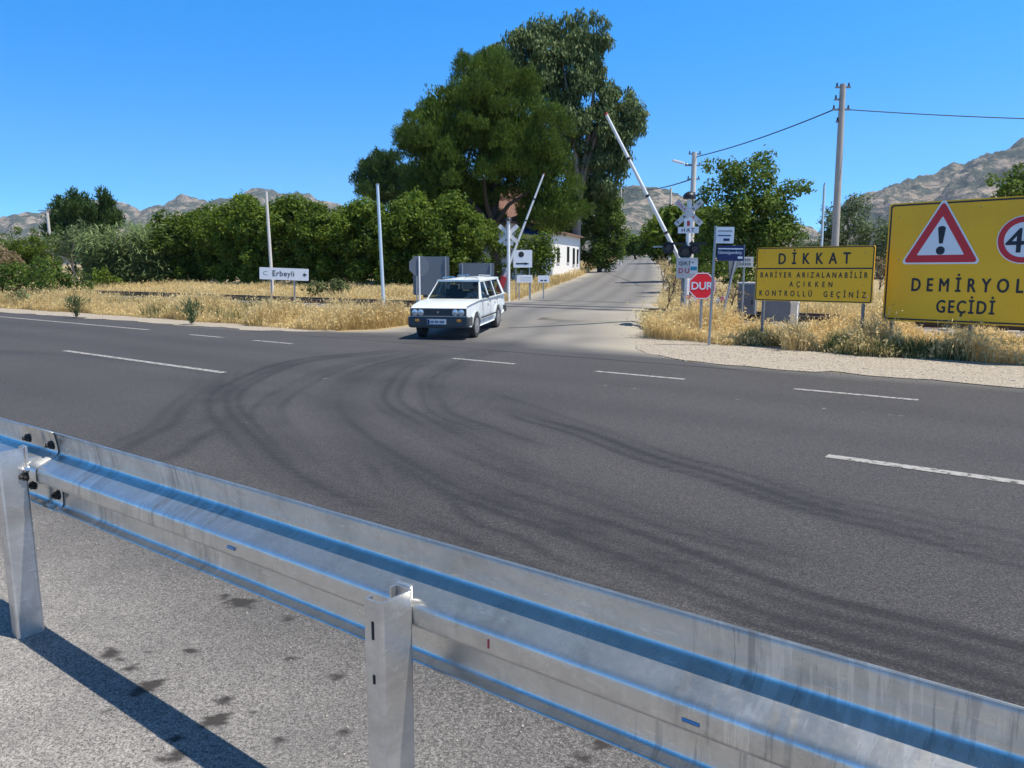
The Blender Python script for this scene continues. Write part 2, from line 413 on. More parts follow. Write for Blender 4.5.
def gnd(px, py):
    c, s = math.cos(PITCH), math.sin(PITCH); up = np.array([0, 0, 1.0])
    d = (FWD * c - up * s) + RGT * ((px - 512) / FPX) - (FWD * s + up * c) * ((py - 384) / FPX)
    return (d * (CAMH / -d[2]))[:2]
SKIDS = [  # tyre arcs on the asphalt: points (world), half width, strength
    ([(385, 352), (300, 362), (240, 384), (228, 410), (262, 450), (345, 500), (470, 553), (620, 605)], .13, .75),
    ([(410, 352), (345, 366), (280, 395), (272, 425), (315, 465), (420, 515), (560, 565)], .10, .5),
    ([(425, 356), (375, 370), (340, 395), (360, 435), (440, 480), (580, 535), (760, 600), (960, 660)], .16, .85),
    ([(470, 352), (410, 366), (385, 392), (410, 420), (480, 455), (600, 500), (760, 550)], .12, .55),
    ([(228, 375), (190, 420), (130, 455), (60, 470)], .22, .45),
    ([(515, 412), (560, 425), (650, 455), (760, 490), (900, 530), (1024, 560)], .12, .75),
    ([(500, 400), (600, 432), (720, 470), (860, 505), (1024, 540)], .10, .35),
    ([(430, 430), (520, 480), (640, 540), (800, 600), (1000, 680)], .2, .4),
    ([(380, 470), (440, 520), (540, 570), (680, 630)], .14, .5),
    ([(500, 350), (460, 362), (430, 385), (450, 415), (520, 440)], .1, .5),
    ([(0, 352), (150, 362), (300, 385), (380, 410)], .2, .25),
    ([(240, 470), (330, 460), (420, 430), (470, 400)], .15, .25),
]
SK = [(bez([gnd(*q) for q in pts]), wd, st) for pts, wd, st in SKIDS]
def rubber(x, y):
    r = np.zeros(len(x)); P = np.stack([x, y], 1)
    sel = np.where((x > -34) & (x < 4) & (y > 1.2))[0]
    Q = P[sel]; rr = np.random.default_rng(3)
    for c, wd, st in SK:
        c = c[::2]; T = np.gradient(c, axis=0); T /= np.linalg.norm(T, axis=1)[:, None]
        offs = [(o + rr.normal() * .02, rr.uniform(.035, .06) * (1 if wd < .18 else 1.6), st * rr.uniform(.5, 1.0)) for o in np.array((-1.0, -.45, .1, .55, 1.0)) * wd * 1.5]
        lo = c.min(0) - 1; hi = c.max(0) + 1
        k = np.where(((Q > lo) & (Q < hi)).all(1))[0]
        for ch in np.array_split(k, max(1, len(k) // 8000)):
            D = Q[ch][:, None, :] - c[None]; d2 = (D ** 2).sum(2); i_ = d2.argmin(1)
            dv = D[np.arange(len(ch)), i_]; al = (dv * T[i_]).sum(1); sd_ = dv[:, 0] * T[i_, 1] - dv[:, 1] * T[i_, 0]
            end = np.where(((i_ == 0) & (al < 0)) | ((i_ == len(c) - 1) & (al > 0)), np.exp(-(al / .5) ** 2), 1)
            u = i_ / len(c); wob = .03 * np.sin(u * 23 + wd * 40)
            g = np.zeros(len(ch))
            for o, w_, s_ in offs:
                fade = np.clip(.55 + .6 * np.sin(u * 5 + o * 37), .1, 1)
                g = np.maximum(g, s_ * fade * np.exp(-((sd_ - o - wob) / w_) ** 2))
            g = np.maximum(g, .32 * st * np.exp(-(sd_ / (wd * 1.9)) ** 2))
            g *= end * (.65 + .5 * vnoise(Q[ch, 0], Q[ch, 1], .35, 3))
            r[sel[ch]] = np.maximum(r[sel[ch]], np.minimum(g * 1.7, .9))
    lanes = .14 * np.exp(-((y - 4.2) / .5) ** 2) + .14 * np.exp(-((y - 5.8) / .4) ** 2) + .2 * np.exp(-((y - 7.6) / .5) ** 2) + .2 * np.exp(-((y - 9.3) / .5) ** 2)
    lanes += .15 * vnoise(x * .2, y, .8, 8) * (y > 3)
    return np.clip(r + lanes, 0, .92)
def dust(x, y):
    n = vnoise(x, y, 1.7, 2) * .5 + vnoise(x, y, .5, 5) * .3
    a = np.clip((2.1 + n * .9 - y) / 1.5, 0, 1) * .95
    b = np.clip((y - 11.4 - n * .6) / 1.0, 0, 1) * .5
    return np.clip(np.maximum(a, b), 0, 1)
SPOTS = [(150, 686, .05), (215, 722, .05), (243, 603, .06), (192, 652, .03), (135, 695, .03), (110, 655, .05), (130, 670, .03), (175, 740, .03), (290, 620, .03), (120, 660, .03), (225, 700, .03),
         (340, 677, .03), (345, 733, .025), (280, 742, .03), (178, 756, .04), (108, 712, .02), (225, 597, .03), (585, 760, .04), (600, 745, .03), (290, 660, .025), (560, 730, .02)]
SPW = [(gnd(a, b), r) for a, b, r in SPOTS]
def stain(x, y):
    r = np.zeros(len(x)); sel = np.where((y < 4) & (x > -6) & (x < 2))[0]
    for q, rr in SPW:
        d = np.hypot((x[sel] - q[0]), (y[sel] - q[1])) * (1 + 1.1 * (vnoise(x[sel], y[sel], .045, 4) - .5) + .7 * (vnoise(x[sel], y[sel], .015, 6) - .5))
        r[sel] = np.maximum(r[sel], np.clip((rr * .95 - d) / .012, 0, 1) * .92)
    return r
rx = np.concatenate([[-900, -300, -120, -80, -60, -45], np.arange(-34, -8, .07), np.arange(-8, -4.6, .05), np.arange(-4.6, .6, .02), np.arange(.6, 3, .06), [3, 4, 6, 9, 14, 30, 80, 300, 900]])
ry = np.concatenate([[-60, -20, -8, -3, -1], np.arange(0, .5, .1), np.arange(.5, 2.3, .02), np.arange(2.3, 4, .05), np.arange(4, 12.41, .055)])
grid_obj('main_road', rx, ry, .004, M['asphalt'], dict(rubber=rubber, dust=dust, stain=stain))
# side road over the crossing and up the hill
ST = np.array([(11.75, -17.9, -4.2), (12.5, -16.6, -5.9), (13.2, -15.4, -6.8), (14, -14.7, -7.5), (16.3, -15.1, -8.9), (18, -15.8, -9.6), (20, -16.7, -10.5), (24, -18.6, -12.4), (26.5, -19.8, -13.6), (32.4, -22.8, -15.9),
               (38.8, -25.9, -18.9), (46, -29.4, -22.6), (53, -33, -26.1), (80, -47, -40), (104, -59, -52.5), (125, -70, -63), (160, -88, -81), (260, -140, -133)])
def hump(y):
    a = np.clip((y - 15.5) / 3.2, 0, 1); b = np.clip((27 - y) / 5, 0, 1)
    return .272 * (a * a * (3 - 2 * a)) * (b * b * (3 - 2 * b))
def lane_edges(y): return np.interp(y, ST[:, 0], ST[:, 1]), np.interp(y, ST[:, 0], ST[:, 2])
ly = np.concatenate([np.arange(11.75, 28, .15), np.arange(28, 126, 1.0), np.arange(128, 261, 6)])
V = []; at = dict(dust=[], rubber=[], fresh=[])
NU = 44
for y in ly:
    L, Rr = lane_edges(y)
    L -= .35 * vnoise(np.array([L]), np.array([y]), .9, 1)[0]; Rr += .35 * vnoise(np.array([Rr]), np.array([y]), .9, 6)[0]
    for k in range(NU + 1):
        u = k / NU; x = L + (Rr - L) * u; edge = min(u, 1 - u) * (Rr - L)
        if k in (0, NU): edge = -.5
        drop = (hump(y) + .02) if k in (0, NU) else 0
        if k == 0: x -= .15 + 3.2 * hump(y)
        if k == NU: x += .15 + 3.2 * hump(y)
        V.append((x, y, gz(y) + .009 + hump(y) - drop))
        n = float(vnoise(np.array([x]), np.array([y]), 1.0, 3)[0])
        wdst = 2.6 if (u > .5 and y < 19) else 1.0
        at['dust'].append(max(0, min(1, (wdst - edge) * .9 / wdst + n * .6 - .25)) * max(0, min(1, (y - 12.4) / 1.2)))
        at['fresh'].append(max(0, min(1, (13.4 + n * 1.2 - y) / 1.3)))
        rr = 0
        for q, ww in ((.27, .25), (.45, .25), (.62, .25), (.8, .2)): rr = max(rr, math.exp(-((u - q) * (Rr - L) / .35) ** 2) * ww)
        if abs(y - 27.2 - .05 * math.sin(x)) < .16: rr = .75 * n + .2
        if abs(y - 17.0 - .1 * math.sin(3 * x)) < .1 and u > .55: rr = .9 * n + .2
        at['rubber'].append(rr)
V = np.array(V); ny = len(ly); i = np.arange(ny * (NU + 1)).reshape(ny, NU + 1)
F = np.stack([i[:-1, :-1], i[:-1, 1:], i[1:, 1:], i[1:, :-1]], -1).reshape(-1, 4)
tag(npmesh('side_road', V, F, M['lane'], attrs=at, smooth=False), kind='structure')
# gravel shoulders
def strip(name, pts_in, pts_out, mat, dz, zf=lambda x, y: gz(y)):
    a = bez(pts_in, 120); b = bez(pts_out, 120); b = b[:len(a)]; a = a[:len(b)]
    V = []; nu = 10
    for p, q in zip(a, b):
        for k in range(nu + 1):
            u = k / nu; x, y = p * (1 - u) + q * u
            jit = (1 - u) ** 2 * (vnoise(np.array([x]), np.array([y]), .45, 3)[0] - .35) * .5
            x, y = np.array((x, y)) - (q - p) / np.linalg.norm(q - p) * jit
            V.append((x, y, zf(x, y) + dz))
    n = len(a); i = np.arange(n * (nu + 1)).reshape(n, nu + 1)
    F = np.stack([i[:-1, :-1], i[:-1, 1:], i[1:, 1:], i[1:, :-1]], -1).reshape(-1, 4)
    return tag(npmesh(name, np.array(V), F, mat, smooth=True), kind='structure')
strip('gravel_shoulder', [(60, 12.35), (20, 12.3), (6, 12.32), (0, 12.2), (-2, 12.35), (-3.6, 12.3), (-5.0, 12.35), (-6.3, 12.8), (-7.3, 13.8), (-8.3, 15.6)],
      [(60, 15.2), (20, 15), (6, 14.8), (0, 14.7), (-3, 14.9), (-5, 15.2), (-6.5, 15.5), (-8.0, 16.2), (-9.2, 17.6), (-9.9, 18.6)], M['gravel'], .014)
strip('dirt_verge', [(-120, 11.6), (-60, 11.6), (-34, 11.7), (-25, 11.95), (-18, 12.1), (-15.5, 13.0)], [(-120, 13.2), (-60, 13.2), (-34, 13.1), (-25, 13.2), (-18, 13.2), (-16.2, 13.9)], M['gravel'], .013)
# road markings
def dashes(name, rows, mat):
    m = MB()
    for x0, x1, y, wd in rows:
        n = max(2, int(abs(x1 - x0) / .6))
        for k in range(n):
            a = x0 + (x1 - x0) * k / n; b = x0 + (x1 - x0) * (k + 1) / n
            m.quad((a, y - wd / 2, .0085), (b, y - wd / 2, .0085), (b, y + wd / 2, .0085), (a, y + wd / 2, .0085))
    return tag(m.build(name, mat), kind='structure')
dashes('centre_line', [(x, x + 5.45, 6.66, .13) for x in (-76, -61, -46, -31.0, -16.05, -1.72, 13, 28)], M['marking'])
dashes('edge_line', [(-120, -20.0, 10.42, .13), (-17.7, -16.3, 10.25, .11), (-15.1, -13.7, 10.25, .11), (-9.12, -7.72, 10.25, .11), (-6.15, -4.66, 10.25, .11), (-3.12, -1.64, 10.28, .11), (-.2, 1.3, 10.28, .11)], M['marking'])
dashes('faded_line', [(-6.3, -1.5, 9.0, .10), (-12.5, -10.5, 10.25, .1), (-19.6, -18.2, 10.4, .1), (-9.5, -8.8, 7.1, .3)], M['marking_faint'])
# hills
def hill(name, dist, prof, front, back, seed, amp):
    px = np.array([p[0] for p in prof], float); zz = np.array([pt(p[0], p[1], dist)[2] for p in prof]); lat = (px - 512) / FPX * dist * math.cos(PITCH)
    us = np.linspace(lat[0], lat[-1], 330); vs_ = np.concatenate([np.linspace(-front, 0, 90), np.linspace(0, back, 10)[1:]])
    V = []
    for v in vs_:
        for u in us:
            h = np.interp(u, lat, zz)
            t = 1 + v / front if v <= 0 else 1 - v / back
            t = max(0, t); s = t ** 1.15
            nz = mnoise.fractal(Vector((u / 420 + seed, v / 420, 0)), 1.0, 2.1, 6)
            rg = 1 - abs(mnoise.noise(Vector((u / 260 + seed * 2, v / 900, .5)))) * 2
            z = h * s + amp * (nz + .5 * rg - .35) * (t * (1 - t) * 3.2 + .10) * (h / zz.max())
            z += amp * .16 * mnoise.fractal(Vector((u / 70 + seed, v / 70, 3)), .9, 2.2, 4) * min(1, t * 2)
            edge = min(1, (u - lat[0]) / 200 + .0, (lat[-1] - u) / 200)
            p = FWD * (dist + v) + RGT * (u * (1 + v / dist * .55))
            V.append((p[0], p[1], max(-5, z * max(0, edge) ** .6)))
    n = len(us); i = np.arange(len(vs_) * n).reshape(len(vs_), n)
    F = np.stack([i[:-1, :-1], i[:-1, 1:], i[1:, 1:], i[1:, :-1]], -1).reshape(-1, 4)
    return tag(npmesh(name, np.array(V), F, M['hill'], smooth=True), kind='structure')
hill('far_hills', 3400, [(-420, 235), (-250, 215), (-120, 222), (-40, 228), (0, 222), (14, 217), (30, 212), (55, 210), (72, 206), (95, 200), (115, 198), (128, 203), (145, 211), (158, 206), (175, 199), (192, 194), (212, 198), (238, 197), (256, 192),
     (276, 191), (298, 196), (318, 198), (340, 202), (365, 210), (420, 225), (500, 240)], 1500, 700, 3, 120)
hill('middle_hill', 2300, [(480, 240), (540, 215), (590, 202), (612, 195), (628, 186), (642, 187), (655, 190), (668, 194), (684, 201), (705, 210), (740, 215), (790, 225), (860, 240)], 1300, 600, 8, 60)
hill('right_hill', 2600, [(780, 240), (820, 222), (850, 200), (866, 191), (880, 186), (895, 183), (912, 177), (930, 169), (946, 163), (958, 159), (968, 160), (982, 155), (1000, 150), (1018, 149), (1040, 144), (1100, 135), (1180, 140), (1300, 165), (1450, 200)], 1500, 700, 14, 190)

# air: even haze over the whole valley
hz = MB().box((0, 1200, 395), (11000, 8600, 806)).build('haze', bpy.data.materials.new('valley_haze'))
tag(hz, kind='stuff'); hm_ = hz.data.materials[0]; hm_.use_nodes = True; hm_.node_tree.nodes.clear()
ho_ = hm_.node_tree.nodes.new('ShaderNodeOutputMaterial'); hv_ = hm_.node_tree.nodes.new('ShaderNodeVolumePrincipled')
hv_.inputs['Color'].default_value = (.78, .88, 1, 1); hv_.inputs['Density'].default_value = HAZE; hv_.inputs['Anisotropy'].default_value = .2
hm_.node_tree.links.new(hv_.outputs[0], ho_.inputs['Volume'])

# ------------------------------------------------------------ railway
bal = MB()
prof = [(17.9, .0), (18.7, .25), (21.9, .25), (22.8, .0)]
for x0, x1 in ((-160, 40),):
    xs_ = np.arange(x0, x1, 2.0)
    for a, b in zip(xs_[:-1], xs_[1:]):
        for (y0, z0), (y1, z1) in zip(prof[:-1], prof[1:]): bal.quad((a, y0, z0 + .01), (b, y0, z0 + .01), (b, y1, z1 + .01), (a, y1, z1 + .01))
tag(bal.build('track_ballast', M['ballast'], recalc=False), kind='structure')
trk = thing('railway_track', (-20, 20.3, .26), 0, 'rusty railway track on pale ballast running through the dry grass', 'railway track')
for yy in (-.72, .72):
    rp = MB()
    sec = [(-.065, 0), (.065, 0), (.065, .012), (.012, .03), (.012, .115), (.034, .125), (.034, .16), (-.034, .16), (-.034, .125), (-.012, .115), (-.012, .03), (-.065, .012)]
    rp.prism([(a + yy, b + .025) for a, b in sec], -140, 60, lambda a, b, d: (d, a, b))
    ro = rp.build('rail', M['rail'], trk)
    MB().box((-40, yy, .1865), (200, .05, .003)).build('running_surface', M['rail_top'], ro)
sl = MB().box((0, 0, .01), (.24, 2.5, .06)).build('sleeper', M['sleeper'], trk, bevel=.02)
k = 0
for i in range(-48, 33):
    x = i * .62
    if -1.0 < x < 9.6: continue
    if k == 0: sl.location = (x, 0, 0)
    else:
        c = sl.copy(); link(c, trk); c.location = (x, 0, 0)
    k += 1

# ------------------------------------------------------------ guard rail in the foreground
gr = thing('guard_rail', (-1.3, 1.29, 0), 0, 'galvanised steel guard rail with bolted overlap crossing the foreground', 'guard rail')
WP = [(.076, .878), (.080, .874), (.084, .862), (.089, .835), (.093, .806), (.094, .795), (.0925, .786), (.087, .778), (.078, .772), (.052, .760), (.026, .748), (.012, .741), (.004, .735), (0, .727), (0, .716), (0, .696), (0, .686),
      (.004, .678), (.012, .672), (.026, .665), (.052, .653), (.078, .641), (.088, .634), (.094, .626), (.096, .616), (.0965, .60), (.0965, .58), (.0955, .560), (.092, .552), (.085, .546), (.072, .540), (.062, .537)]
def beam(x0, x1, dy):
    m = MB(); n = len(WP); th = .004
    xsb = np.linspace(x0, x1, max(2, int((x1 - x0) / .35)))
    for x in xsb:
        jig = .0012 * math.sin(x * 2.3) + .0008 * math.sin(x * 5.1)
        for y, z in WP: m.v.append((x + 1.3, y + dy + jig, z))
    for i in range(len(xsb) - 1):
        for k in range(n - 1): m.f.append((i * n + k, (i + 1) * n + k, (i + 1) * n + k + 1, i * n + k + 1))
    o = m.build('beam', M['galv'], gr, smooth=True, recalc=False)
    s = o.modifiers.new('thickness', 'SOLIDIFY'); s.thickness = th; s.offset = 0
    return o
beam(-14, -3.465, -.0065); beam(-3.78, 9, 0)
def cpost(xc, top, lean=0):
    x1 = xc + 1.3; t = .006; W_, D_ = .058, .107; r = .010
    m = MB(); y0, y1 = -.110, -.003
    outer = [(x1 - W_, y0), (x1 - r, y0), (x1 - r * .3, y0 + r * .3), (x1, y0 + r), (x1, y1 - r), (x1 - r * .3, y1 - r * .3), (x1 - r, y1), (x1 - W_, y1)]
    inner = [(x1 - W_, y1 - t), (x1 - r, y1 - t), (x1 - t, y1 - r), (x1 - t, y0 + r), (x1 - r, y0 + t), (x1 - W_, y0 + t)]
    m.prism(outer + inner, 0, top, lambda a, b, d: (a + lean * d / top, b, d))
    lip = MB
    if not lean:
        for yy in (y0 + t + .008, y1 - t - .008): m.box((x1 - W_ + t / 2, yy, top / 2), (t, .018, top))
    x1_ = x1; x1 = x1 + lean * .9
    p = m.build('post', M['galv_post'], gr)
    for zz, h in ((top - .075, .045), (top - .20, .022)):
        MB().tube([(x1 - .030, y0 + .004, zz - h / 2), (x1 - .030, y0 + .004, zz + h / 2)], .0065, 10).build('slot', M['slot'], p, smooth=40)
    b = MB(); b.box((x1 - .036, .004, top - .040), (.045, .012, .09)); b.box((x1 - .03, .03, top - .062), (.03, .05, .03))
    b.build('spacer_bracket', M['galv_post'], p, bevel=.003)
    return p
for a_ in ((-8.0, .80), (-5.76, .80), (-3.52, .812, -.035), (-1.283, .775), (.957, .775)): cpost(*a_)
def nut(x, y, z, mat, name='nut', r=.017, l=.016):
    m = MB(); m.tube([(x + 1.3, y - 1.29, z), (x + 1.3, y - 1.29 - l, z)], r, 6); m.tube([(x + 1.3, y - 1.29 - l, z), (x + 1.3, y - 1.29 - l - .012, z)], r * .55, 10)
    m.tube([(x + 1.3, y - 1.29 + .001, z), (x + 1.3, y - 1.29 - .003, z)], r * 1.25, 12)
    return m.build(name, mat, gr, smooth=35)
for x, z in ((-3.735, .818), (-3.50, .818), (-3.735, .60), (-3.49, .598)): nut(x, 1.373, z, M['nut'])
nut(-3.545, 1.279, .662 + .03, M['nut']); nut(-3.535, 1.281, .725, M['bolt'], 'bolt', .015, .012)
def on_rail(px, py, Y):
    d = pt(px, py, 1.0) - np.array([0, 0, CAMH]); t = Y / d[1]; return np.array([0, 0, CAMH]) + d * t
for px, py in ((691, 722), (231, 548)):
    q = on_rail(px, py, 1.288)
    MB().tube([(q[0] + 1.3 - .018, -.0005, q[2]), (q[0] + 1.3 + .018, -.0005, q[2])], .0055, 8).build('bolt_slot', M['slot_blue'], gr, smooth=40)
q = on_rail(488, 644, 1.286)
MB().box((q[0] + 1.3, -.003, q[2]), (.004, .002, .022)).build('paint_mark', M['red_letter'], gr)
# ------------------------------------------------------------ lettering
def text(name, s, x0, x1, z0, capz, mat, parent, y=-.012, bold=.0, nar=1.0):
    """lettering set on a panel facing local -y: spans x0..x1, baseline z0, capital height capz"""
    cu = bpy.data.curves.new('t', 'FONT'); cu.body = s; cu.size = capz / .727; cu.align_x = 'LEFT'; cu.resolution_u = 3
    cu.extrude = 0
    to = bpy.data.objects.new('t', cu); COL.objects.link(to)
    def width(sp):
        cu.space_character = sp; bpy.context.view_layer.update()
        dg = bpy.context.evaluated_depsgraph_get(); me = bpy.data.meshes.new_from_object(to.evaluated_get(dg)); 
        xs_ = [v.co.x for v in me.vertices]; return me, min(xs_), max(xs_)
    sp = 1.0; X0, X1 = x0, x1; x1 = x0 + (x1 - x0) / nar
    me, a, b = width(1.0)
    if len(s) > 1:
        me2, a2, b2 = width(1.5); k = ((b2 - a2) - (b - a)) / .5
        sp = 1.0 + ((x1 - x0) - (b - a)) / k
        sx = 1.0
        if sp < .92: sx = (x1 - x0) / ((b - a) - .08 * k); sp = .92
        if sp > 3.2: sp = 3.2
        me, a, b = width(sp)
    sx = (X1 - X0) / (b - a)
    for v in me.vertices: v.co = Vector((x0 + (v.co.x - a) * sx, y, z0 + v.co.y))
    bpy.data.objects.remove(to); me.materials.clear(); me.materials.append(mat); me.name = name
    if bold:
        bm = bmesh.new(); bm.from_mesh(me); dx = bold * capz; src = list(bm.verts) + list(bm.edges) + list(bm.faces)
        for q, (ox, oz) in enumerate(((-dx, 0), (dx, 0), (0, dx * .8), (0, -dx * .8))):
            ret = bmesh.ops.duplicate(bm, geom=src)
            for v in ret['geom']:
                if isinstance(v, bmesh.types.BMVert): v.co += Vector((ox, -.0003 * (q + 1), oz))
        bm.to_mesh(me); bm.free()
    return link(bpy.data.objects.new(name, me), parent)
def rrect(w_, h_, r, n=4):
    out = []
    for cx, cz, a0 in ((w_ / 2 - r, h_ / 2 - r, 0), (-w_ / 2 + r, h_ / 2 - r, 90), (-w_ / 2 + r, -h_ / 2 + r, 180), (w_ / 2 - r, -h_ / 2 + r, 270)):
        for k in range(n + 1):
            a = R_(a0 + 90 * k / n); out.append((cx + r * math.cos(a), cz + r * math.sin(a)))
    return out
def plate(name, poly, y0, y1, mat, parent, off=(0, 0)):
    return MB().prism([(a + off[0], b + off[1]) for a, b in poly], y0, y1, lambda a, b, d: (a, d, b)).build(name, mat, parent)
def ring(name, po, pi, y, mat, parent, off=(0, 0)):
    m = MB(); n = len(po)
    for k in range(n):
        j = (k + 1) % n
        m.quad((po[k][0] + off[0], y, po[k][1] + off[1]), (po[j][0] + off[0], y, po[j][1] + off[1]), (pi[j][0] + off[0], y, pi[j][1] + off[1]), (pi[k][0] + off[0], y, pi[k][1] + off[1]))
    return m.build(name, mat, parent)
def tri(c, r):  # rounded triangle
    out = []
    for a0 in (90, 210, 330):
        cx, cz = (c - r) * math.cos(R_(a0)), (c - r) * math.sin(R_(a0))
        for k in range(-3, 4): a = R_(a0 + 20 * k); out.append((cx + r * math.cos(a), cz + r * math.sin(a)))
    return out
def circ(r, n=36): return [(r * math.cos(2 * math.pi * k / n), r * math.sin(2 * math.pi * k / n)) for k in range(n)]
# big level crossing sign
big = thing('warning_sign', (-3.178, 15.417, 0), R_(-10.8), 'large yellow board with red triangle and speed circle beside the road at the right edge', 'road sign', 'yellow boards on posts by the crossing')
bz = 1.70; bw, bh = 3.02, 2.09
off = (.02 + bw / 2, bz)
plate('panel', rrect(bw, bh, .06), 0, .03, M['yellow'], big, off)
ring('border', rrect(bw - .05, bh - .05, .05), rrect(bw - .105, bh - .105, .04), -.002, M['letter'], big, off)
tc_ = (.925, 2.045)
tr = plate('triangle', tri(.70, .05), -.006, -.001, M['sign_white'], big, tc_)
ring('triangle_rim', tri(.655, .04), tri(.43, .012), -.009, M['sign_red'], tr, tc_)
ex = MB(); ex.prism([(-.03, -.065), (.03, -.065), (.062, .19), (.05, .215), (.025, .23), (-.025, .23), (-.05, .215), (-.062, .19)], -.009, -.0065, lambda a, b, d: (a + tc_[0], d, b + tc_[1] + .04))
ex.prism(circ(.072, 20), -.009, -.0065, lambda a, b, d: (a + tc_[0], d, b + tc_[1] - .145))
ex.build('exclamation_mark', M['letter'], tr)
cc = (2.16, 2.05)
sp_ = plate('speed_circle', circ(.385), -.006, -.001, M['sign_white'], big, cc)
ring('speed_ring', circ(.37), circ(.28), -.009, M['sign_red'], sp_, cc)
text('lettering', '40', cc[0] - .245, cc[0] + .245, cc[1] - .20, .40, M['letter'], sp_, -.009, .02)
text('lettering', 'DEMİRYOLU', .50, 2.45, 1.20, .235, M['letter'], big, -.004, .03, .70)
text('lettering', 'GEÇİDİ', .935, 1.83, .835, .225, M['letter'], big, -.004, .03, .70)
for x, z in ((.2, 2.5), (1.5, 2.6), (.2, .95), (1.5, .72), (2.8, 2.5), (.24, 1.75)): MB().tube([(x, -.001, z), (x, -.005, z)], .010, 8).build('bolt', M['post_dark'], big, smooth=40)
for x in (.175, 1.48, 2.8): MB().box((x, .065, .66), (.05, .06, 1.4)).build('post', M['post_dark'], big, bevel=.006)
# DIKKAT board
dk = thing('warning_sign', (-5.546, 15.376, 0), R_(-7.1), 'smaller yellow board headed DİKKAT, standing in tall dry grass', 'road sign', 'yellow boards on posts by the crossing')
dw, dh = 2.27, 1.045; off = (.01 + dw / 2, 1.487)
plate('panel', rrect(dw, dh, .04), 0, .025, M['yellow'], dk, off)
ring('border', rrect(dw - .02, dh - .02, .035), rrect(dw - .055, dh - .055, .03), -.002, M['letter'], dk, off)
MB().quad((.035, -.002, 1.585), (2.255, -.002, 1.585), (2.255, -.002, 1.61), (.035, -.002, 1.61)).build('divider', M['letter'], dk)
text('lettering', 'DİKKAT', .48, 1.85, 1.685, .215, M['letter'], dk, -.003, .03, .74)
text('lettering', 'BARİYER ARIZALANABİLİR', .115, 2.18, 1.425, .105, M['letter'], dk, -.003, .028, .74)
text('lettering', 'AÇIKKEN', .72, 1.55, 1.25, .105, M['letter'], dk, -.003, .028, .74)
text('lettering', 'KONTROLLÜ  GEÇİNİZ', .11, 2.17, 1.065, .11, M['letter'], dk, -.003, .028, .74)
for x, z in ((.18, 1.9), (2.11, 1.88), (.18, 1.35), (2.12, 1.3)): MB().tube([(x, -.001, z), (x, -.005, z)], .009, 8).build('bolt', M['post_dark'], dk, smooth=40)
for x in (.176, 2.12): MB().box((x, .05, .62), (.05, .05, 1.25)).build('post', M['post_dark'], dk, bevel=.006)
# stop sign
du = thing('stop_sign', tuple(spot(703, 16.6)), R_(30), 'red octagonal stop sign reading DUR behind a leaning grey post', 'stop sign')
oct_ = lambda r: [(r * math.cos(R_(22.5 + 45 * k)), r * math.sin(R_(22.5 + 45 * k))) for k in range(8)]
dz_ = 1.235 - gz(spot(703, 16.6).y)
plate('panel', oct_(.305), 0, .012, M['dur_red'], du, (0, dz_))
ring('border', oct_(.30), oct_(.278), -.002, M['sign_white'], du, (0, dz_))
text('lettering', 'DUR', -.22, .22, dz_ - .075, .165, M['sign_white'], du, -.003, .03)
MB().tube([(0, .04, 0), (0, .04, dz_ + .3)], .028, 10).build('post', M['tube'], du, smooth=40)
# leaning post with place name boards
a = pt(709, 346, 15.6); b = pt(718, 228, 15.6)
bp = thing('direction_sign', (a[0], a[1], gz(a[1])), R_(22), 'leaning grey post holding a white board over a navy place name board', 'direction sign')
lean = math.atan2(.045, 2.4)
bp.rotation_euler = (0, lean, R_(22))
MB().tube([(0, 0, -.05), (0, 0, 2.39)], .026, 10).build('post', M['tube'], bp, smooth=40)
po = plate('white_board', rrect(.34, .32, .02), -.045, -.03, M['sign_white'], bp, (.19, 2.21))
for zz, x0, x1, mt in ((2.29, .05, .32, 'tube'), (2.20, .05, .30, 'navy'), (2.12, .16, .28, 'navy')):
    MB().box(((x0 + x1) / 2, -.047, zz), (x1 - x0, .003, .035 if mt == 'tube' else (.022 if zz > 2.15 else .05))).build('printed_bar', M[mt], po)
nb = plate('name_board', rrect(.52, .30, .02), -.045, -.03, M['navy'], bp, (.31, 1.86))
MB().box((.31, -.047, 1.945), (.48, .003, .022)).build('white_rule', M['sign_white'], nb)
text('lettering', 'Gümüşyeniköy', .075, .53, 1.845, .062, M['sign_white'], nb, -.048)
MB().box((.50, -.047, 1.775), (.09, .003, .045)).build('distance_bar', M['sign_white'], nb)
MB().box((.57, .0, 1.85), (.025, .02, .36)).build('end_stay', M['tube'], bp)
# triangular sign seen edge on, behind
q = spot(720, 17.5)
ts = thing('triangle_sign', tuple(q), R_(95), 'grey triangular sign back turned edge on behind the leaning post', 'road sign')
zt = 1.80 - q.z
plate('panel', [(p_, -z_) for p_, z_ in tri(.34, .03)], 0, .012, M['signback'], ts, (0, zt - .05)).rotation_euler = (0, 0, 0)
MB().tube([(0, -.03, 0), (0, -.03, zt + .1)], .025, 8).build('post', M['tube'], ts, smooth=40)
ts.rotation_euler = (R_(4), R_(14), R_(82))
q = spot(744.5, 19)
sg = thing('small_sign', tuple(q), R_(30), 'small pale two line board low in front of the bushes', 'sign')
zt = pt(744, 262, 19)[2] - q.z
sp2 = plate('panel', rrect(.42, .25, .015), 0, .012, M['cab_top'], sg, (0, zt))
for zz, w0 in ((.055, .3), (-.05, .32)):
    for k in range(6): MB().box((-w0 / 2 + w0 * (k + .5) / 6, -.002, zt + zz), (w0 / 8, .003, .06)).build('faded_mark', M['cabinet'], sp2)
MB().tube([(0, .03, 0), (0, .03, zt + .12)], .022, 8).build('post', M['tube'], sg, smooth=40)
